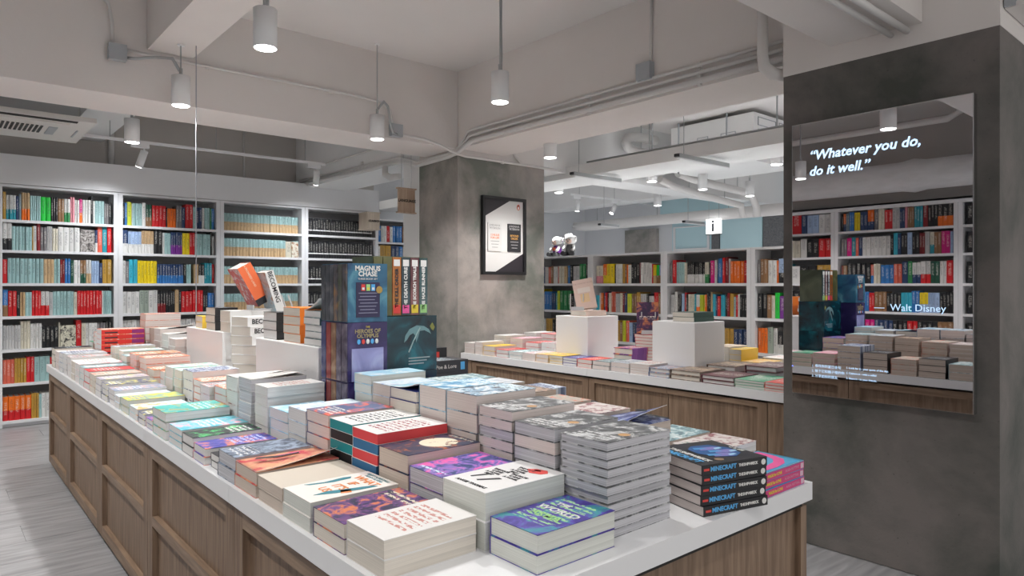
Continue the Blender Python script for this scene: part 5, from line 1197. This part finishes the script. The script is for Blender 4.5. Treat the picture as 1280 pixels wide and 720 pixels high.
for (y, l, w_, z, th, pg, ck, nm_, sp_, hb) in far:
    stack(XF, y, l, w_, z, th, pg, ck, nm_, spine=sp_, hb=bool(hb))
stack(XF, 2.666, .22, .155, .810, .029, 'w', 'steel', 'dark blue pair of hardbacks before the plain cube plinth', hb=True, n=2)
stack(XF, 2.437, .27, .215, .815, .031, 'c', 'wood_photo', 'brown pair of large hardbacks on the far table edge', hb=True, n=2)
stack(XF, 2.209, .27, .215, .804, .027, 'w', 'maroon', 'dark pair of hardbacks with speckled cover', hb=True, n=2)
stack(XF, 2.015, .30, .185, .800, .017, 's', 'green_white', 'green-topped stack of slim books beside mirror column', n=3)
stack(XF, 1.868, .30, .142, .803, .017, 'p', 'tomato', 'red-topped stack of slim books touching the mirror column', n=3)
back = [(3.88, 4.62, .24, .16, .90, .037, 'c', 'plain_white', 'tall white-topped stack against the pale column'), (3.90, 4.42, .24, .16, .885, .044, 'p', 'hot_pink', 'pink-edged stack in the second far row'), (3.90, 4.22, .24, .16, .86, .035, 'w', 'scarlet', 'red-topped stack in the second far row'),
        (3.90, 4.02, .24, .16, .87, .039, 'w', 'silver', 'silver stack in the second far row'), (4.18, 4.55, .24, .16, .915, .04, 'w', 'plain_white', 'white open-topped stack at the back of far table'), (4.18, 4.32, .24, .17, .915, .04, 'w', 'scarlet', 'grey-edged stack with red drawing at the back'),
        (4.18, 4.10, .24, .17, .91, .05, 'c', 'coral_art', 'cream stack touching the pink-book plinth'), (4.45, 4.5, .24, .16, .90, .04, 'w', 'amber', 'amber stack at the back left of far table'), (4.45, 4.25, .24, .16, .88, .04, 'w', 'teal_lines', 'teal stack at the back of far table'),
        (4.25, 2.64, .24, .16, .915, .04, 'c', 'sand_cover', 'pale stack behind the plain cube plinth'), (4.22, 2.36, .24, .17, .83, .04, 'c', 'amber', 'orange-topped stack near the yellow-spined pair'), (4.48, 2.35, .24, .17, .84, .04, 'c', 'sketch_white', 'cream stack behind the orange-topped one')]
for (x, y, l, w_, z, th, pg, ck, nm_) in back: stack(x, y, l, w_, z, th, pg, ck, nm_)
stack(3.88, 2.37, .27, .20, .832, .036, 'w', 'wood_photo', 'large brown hardback pair beside the plain cube plinth', hb=True, n=2)
stack(3.89, 2.10, .28, .20, .850, .031, 'g', 'maroon', 'thick grey-edged maroon hardbacks near the mirror column', hb=True, n=3)
stack(4.20, 2.06, .24, .20, .82, .03, 'p', 'sand_cover', 'tan-edged stack behind the maroon hardbacks')
tp, t, n, l, w_ = stack(4.20, 2.66 - .03, .0001 + .21, .12, .90, .036, 'c', 'sand_cover', 'pair of thick books with yellow lettered spines', n=4, spine=-1) if False else stack(4.24, 2.44 + .10, .22, .09, .905, .038, 'c', 'yellow_cov', 'thick books with yellow lettered spines beside plinth', n=4, spine=-1)
tp, t, n, l, w_ = stack(3.84, 3.16, .22, .17, .892, .046, 'c', 'plum', 'three purple and orange hardbacks between the cube plinths', n=3, hb=True, spine=-1)
tp, t, n, l, w_ = stack(4.00, 3.115, .20, .16, .985, .0235, 'c', 'scarlet', 'twisted tower of cream paperbacks behind the cube plinth', n=10, twist=4, jrot=2)
# displayed books on the far table
o = leaning(4.17, 3.02, .99, .035, .16, .235, 14, art('plum_upright', (.045, .025, .07), (.09, .03, .10), (.60, .20, .08), 'blot', 2.2, (.7, .65, .6), (.45, .55), 1.6, vert=True), flat('purple_spine_plain', (.10, .02, .05), .4), 'dark purple book with orange figure on a clear stand')
o.rotation_euler = (0, R(13), R(38)); o.location = (4.10, 3.13, .992)
stand(4.10, 3.16, .987, 'clear stand holding the dark purple book', 1.0, R(38))
tp, t, n, l, w_ = stack(3.87, 3.64, .22, .17, 1.148, .041, 'c', 'rose', 'pale pink hardback lying on the cube plinth', base=P3Z, n=1, hb=True, spine=-1)
o = tag(MB().box((0, 0, 0), (.16, .003, .24)).box((0, .036, 0), (.16, .039, .24)).box((.157, 0, 0), (.16, .039, .24)).build('displayed_book', art('rose_upright', (.66, .47, .40), (.68, .50, .43), (.64, .45, .38), 'soft', 4, None, vert=True), None, loc=(3.87, 3.74, 1.152)), 'pale pink hardback standing tilted on the cube plinth', 'book')
MB().box((.002, .003, .002), (.157, .036, .237)).build('page_block', PG['c'], o)
o.rotation_euler = (R(-16), R(-11), R(-48))
blob_m = flat('print_sand', (.72, .50, .28)); bb = MB().box((.045, -.0012, .05), (.115, -.0002, .12)).build('printed_diamond', blob_m, o)
MB().box((.03, -.0012, .13), (.13, -.0002, .17)).build('printed_block', flat('print_palepink', (.72, .62, .56)), o)
text('THE COMFORT BOOK', .0155, flat('print_dustyrose', (.45, .28, .22)), o, (.08, -.0008, .205), (1, 0, 0), (0, 0, 1), thick=.0002)
stand(3.90, 3.70, 1.15, 'clear stand holding the pale pink hardback', .8, R(48))
stack(3.86, 2.66, .23, .17, 1.166, .032, 'c', 'olive_green', 'pair of books with dark green spines on the plain cube plinth', base=P3Z - .005, n=2, spine=-1)

# ---- plush toys on top of the low bookcase
def plush(x, y, z, rz, body_c, label, s=1.0, badge=None, ear_c=(.05, .05, .055)):
    t = thing('plush_toy', label, 'soft toy', (x, y, z), (0, 0, rz), 'plush toys on the low bookcase')
    fur = noisy('white_plush', (.66, .66, .66), (.80, .80, .80), 60, .95, bump=.8, bscale=120); face = flat('plush_face', (.72, .52, .44), .9); bm_ = flat('plush_outfit', body_c, .8); dk = flat('plush_dark', ear_c, .9)
    MB().ball((0, 0, .075 * s), (.052 * s, .058 * s, .078 * s), 16, 10).build('body', bm_, t, True)
    hd = MB().ball((0, 0, .185 * s), (.062 * s, .068 * s, .060 * s), 18, 12).build('head', fur, t, True)
    MB().ball((-.032 * s, 0, .175 * s), (.036 * s, .044 * s, .036 * s), 14, 8).build('face', face, hd, True)
    MB().ball((-.070 * s, 0, .168 * s), (.008 * s, .010 * s, .008 * s), 8, 6).build('nose', dk, hd, True)
    for sy in (-1, 1):
        MB().ball((-.064 * s, sy * .018 * s, .186 * s), (.005 * s, .006 * s, .007 * s), 8, 6).build('eye', dk, hd, True)
        MB().ball((.004 * s, sy * .062 * s, .195 * s), (.018 * s, .020 * s, .038 * s), 10, 8).build('ear', dk if sy > 0 else fur, hd, True)
        MB().tube([(-.01 * s, sy * .045 * s, .12 * s), (-.045 * s, sy * .062 * s, .085 * s), (-.07 * s, sy * .045 * s, .065 * s)], [.020 * s, .018 * s, .017 * s], 10).build('arm', fur, t, True)
        MB().tube([(-.01 * s, sy * .035 * s, .025 * s), (-.07 * s, sy * .052 * s, .022 * s), (-.105 * s, sy * .055 * s, .030 * s)], [.026 * s, .024 * s, .026 * s], 10).build('leg', dk, t, True)
    if badge: MB().box((-.058 * s, -.022 * s, .07 * s), (-.046 * s, .022 * s, .11 * s)).build('badge', flat('plush_badge', badge), t)
    return t
plush(5.84, 5.98, 1.692, R(0), (.16, .02, .28), 'white plush toy in a purple outfit with orange badge', 1.0, (.85, .18, .06))
plush(5.80, 5.72, 1.692, R(25), (.10, .10, .105), 'white plush toy in a grey outfit facing right', 1.02)
tb = thing('plush_toy', 'large fluffy white plush ball behind the two dressed plush toys', 'soft toy', (5.93, 5.86, 1.692))
fb = MB(); rb = random.Random(3)
for k in range(60):
    a = rb.uniform(0, 2 * PI); e = rb.uniform(-.4, 1.5); r_ = .065
    fb.ball((r_ * math.cos(a) * math.cos(e), r_ * math.sin(a) * math.cos(e), .195 + r_ * math.sin(e)), rb.uniform(.012, .024), 7, 5)
ff = fb.build('fur', noisy('fluffy_white', (.7, .7, .7), (.84, .84, .84), 40, .95), tb, True); ff['kind'] = 'stuff'
MB().ball((0, 0, .10), (.055, .06, .10), 14, 10).build('body', flat('plush_white', (.72, .72, .72), .95), tb, True)
# thin suspension wire seen before the bookcases
o = MB().cyl((0, 0, 0), (0, 0, 2.1), .003, 6).build('hanging_wire', flat('clear_wire', (.36, .37, .42), .4), None, loc=(1.30, 4.60, 1.10))
tag(o, 'thin clear wire dropping from the ceiling in front of the second bookcase', 'wire')
w1 = MB().box((0, 0, 0), (.03, .03, .02)).build('end_clip', M['boxm'], o); w1.location = (-.015, -.015, -.01)
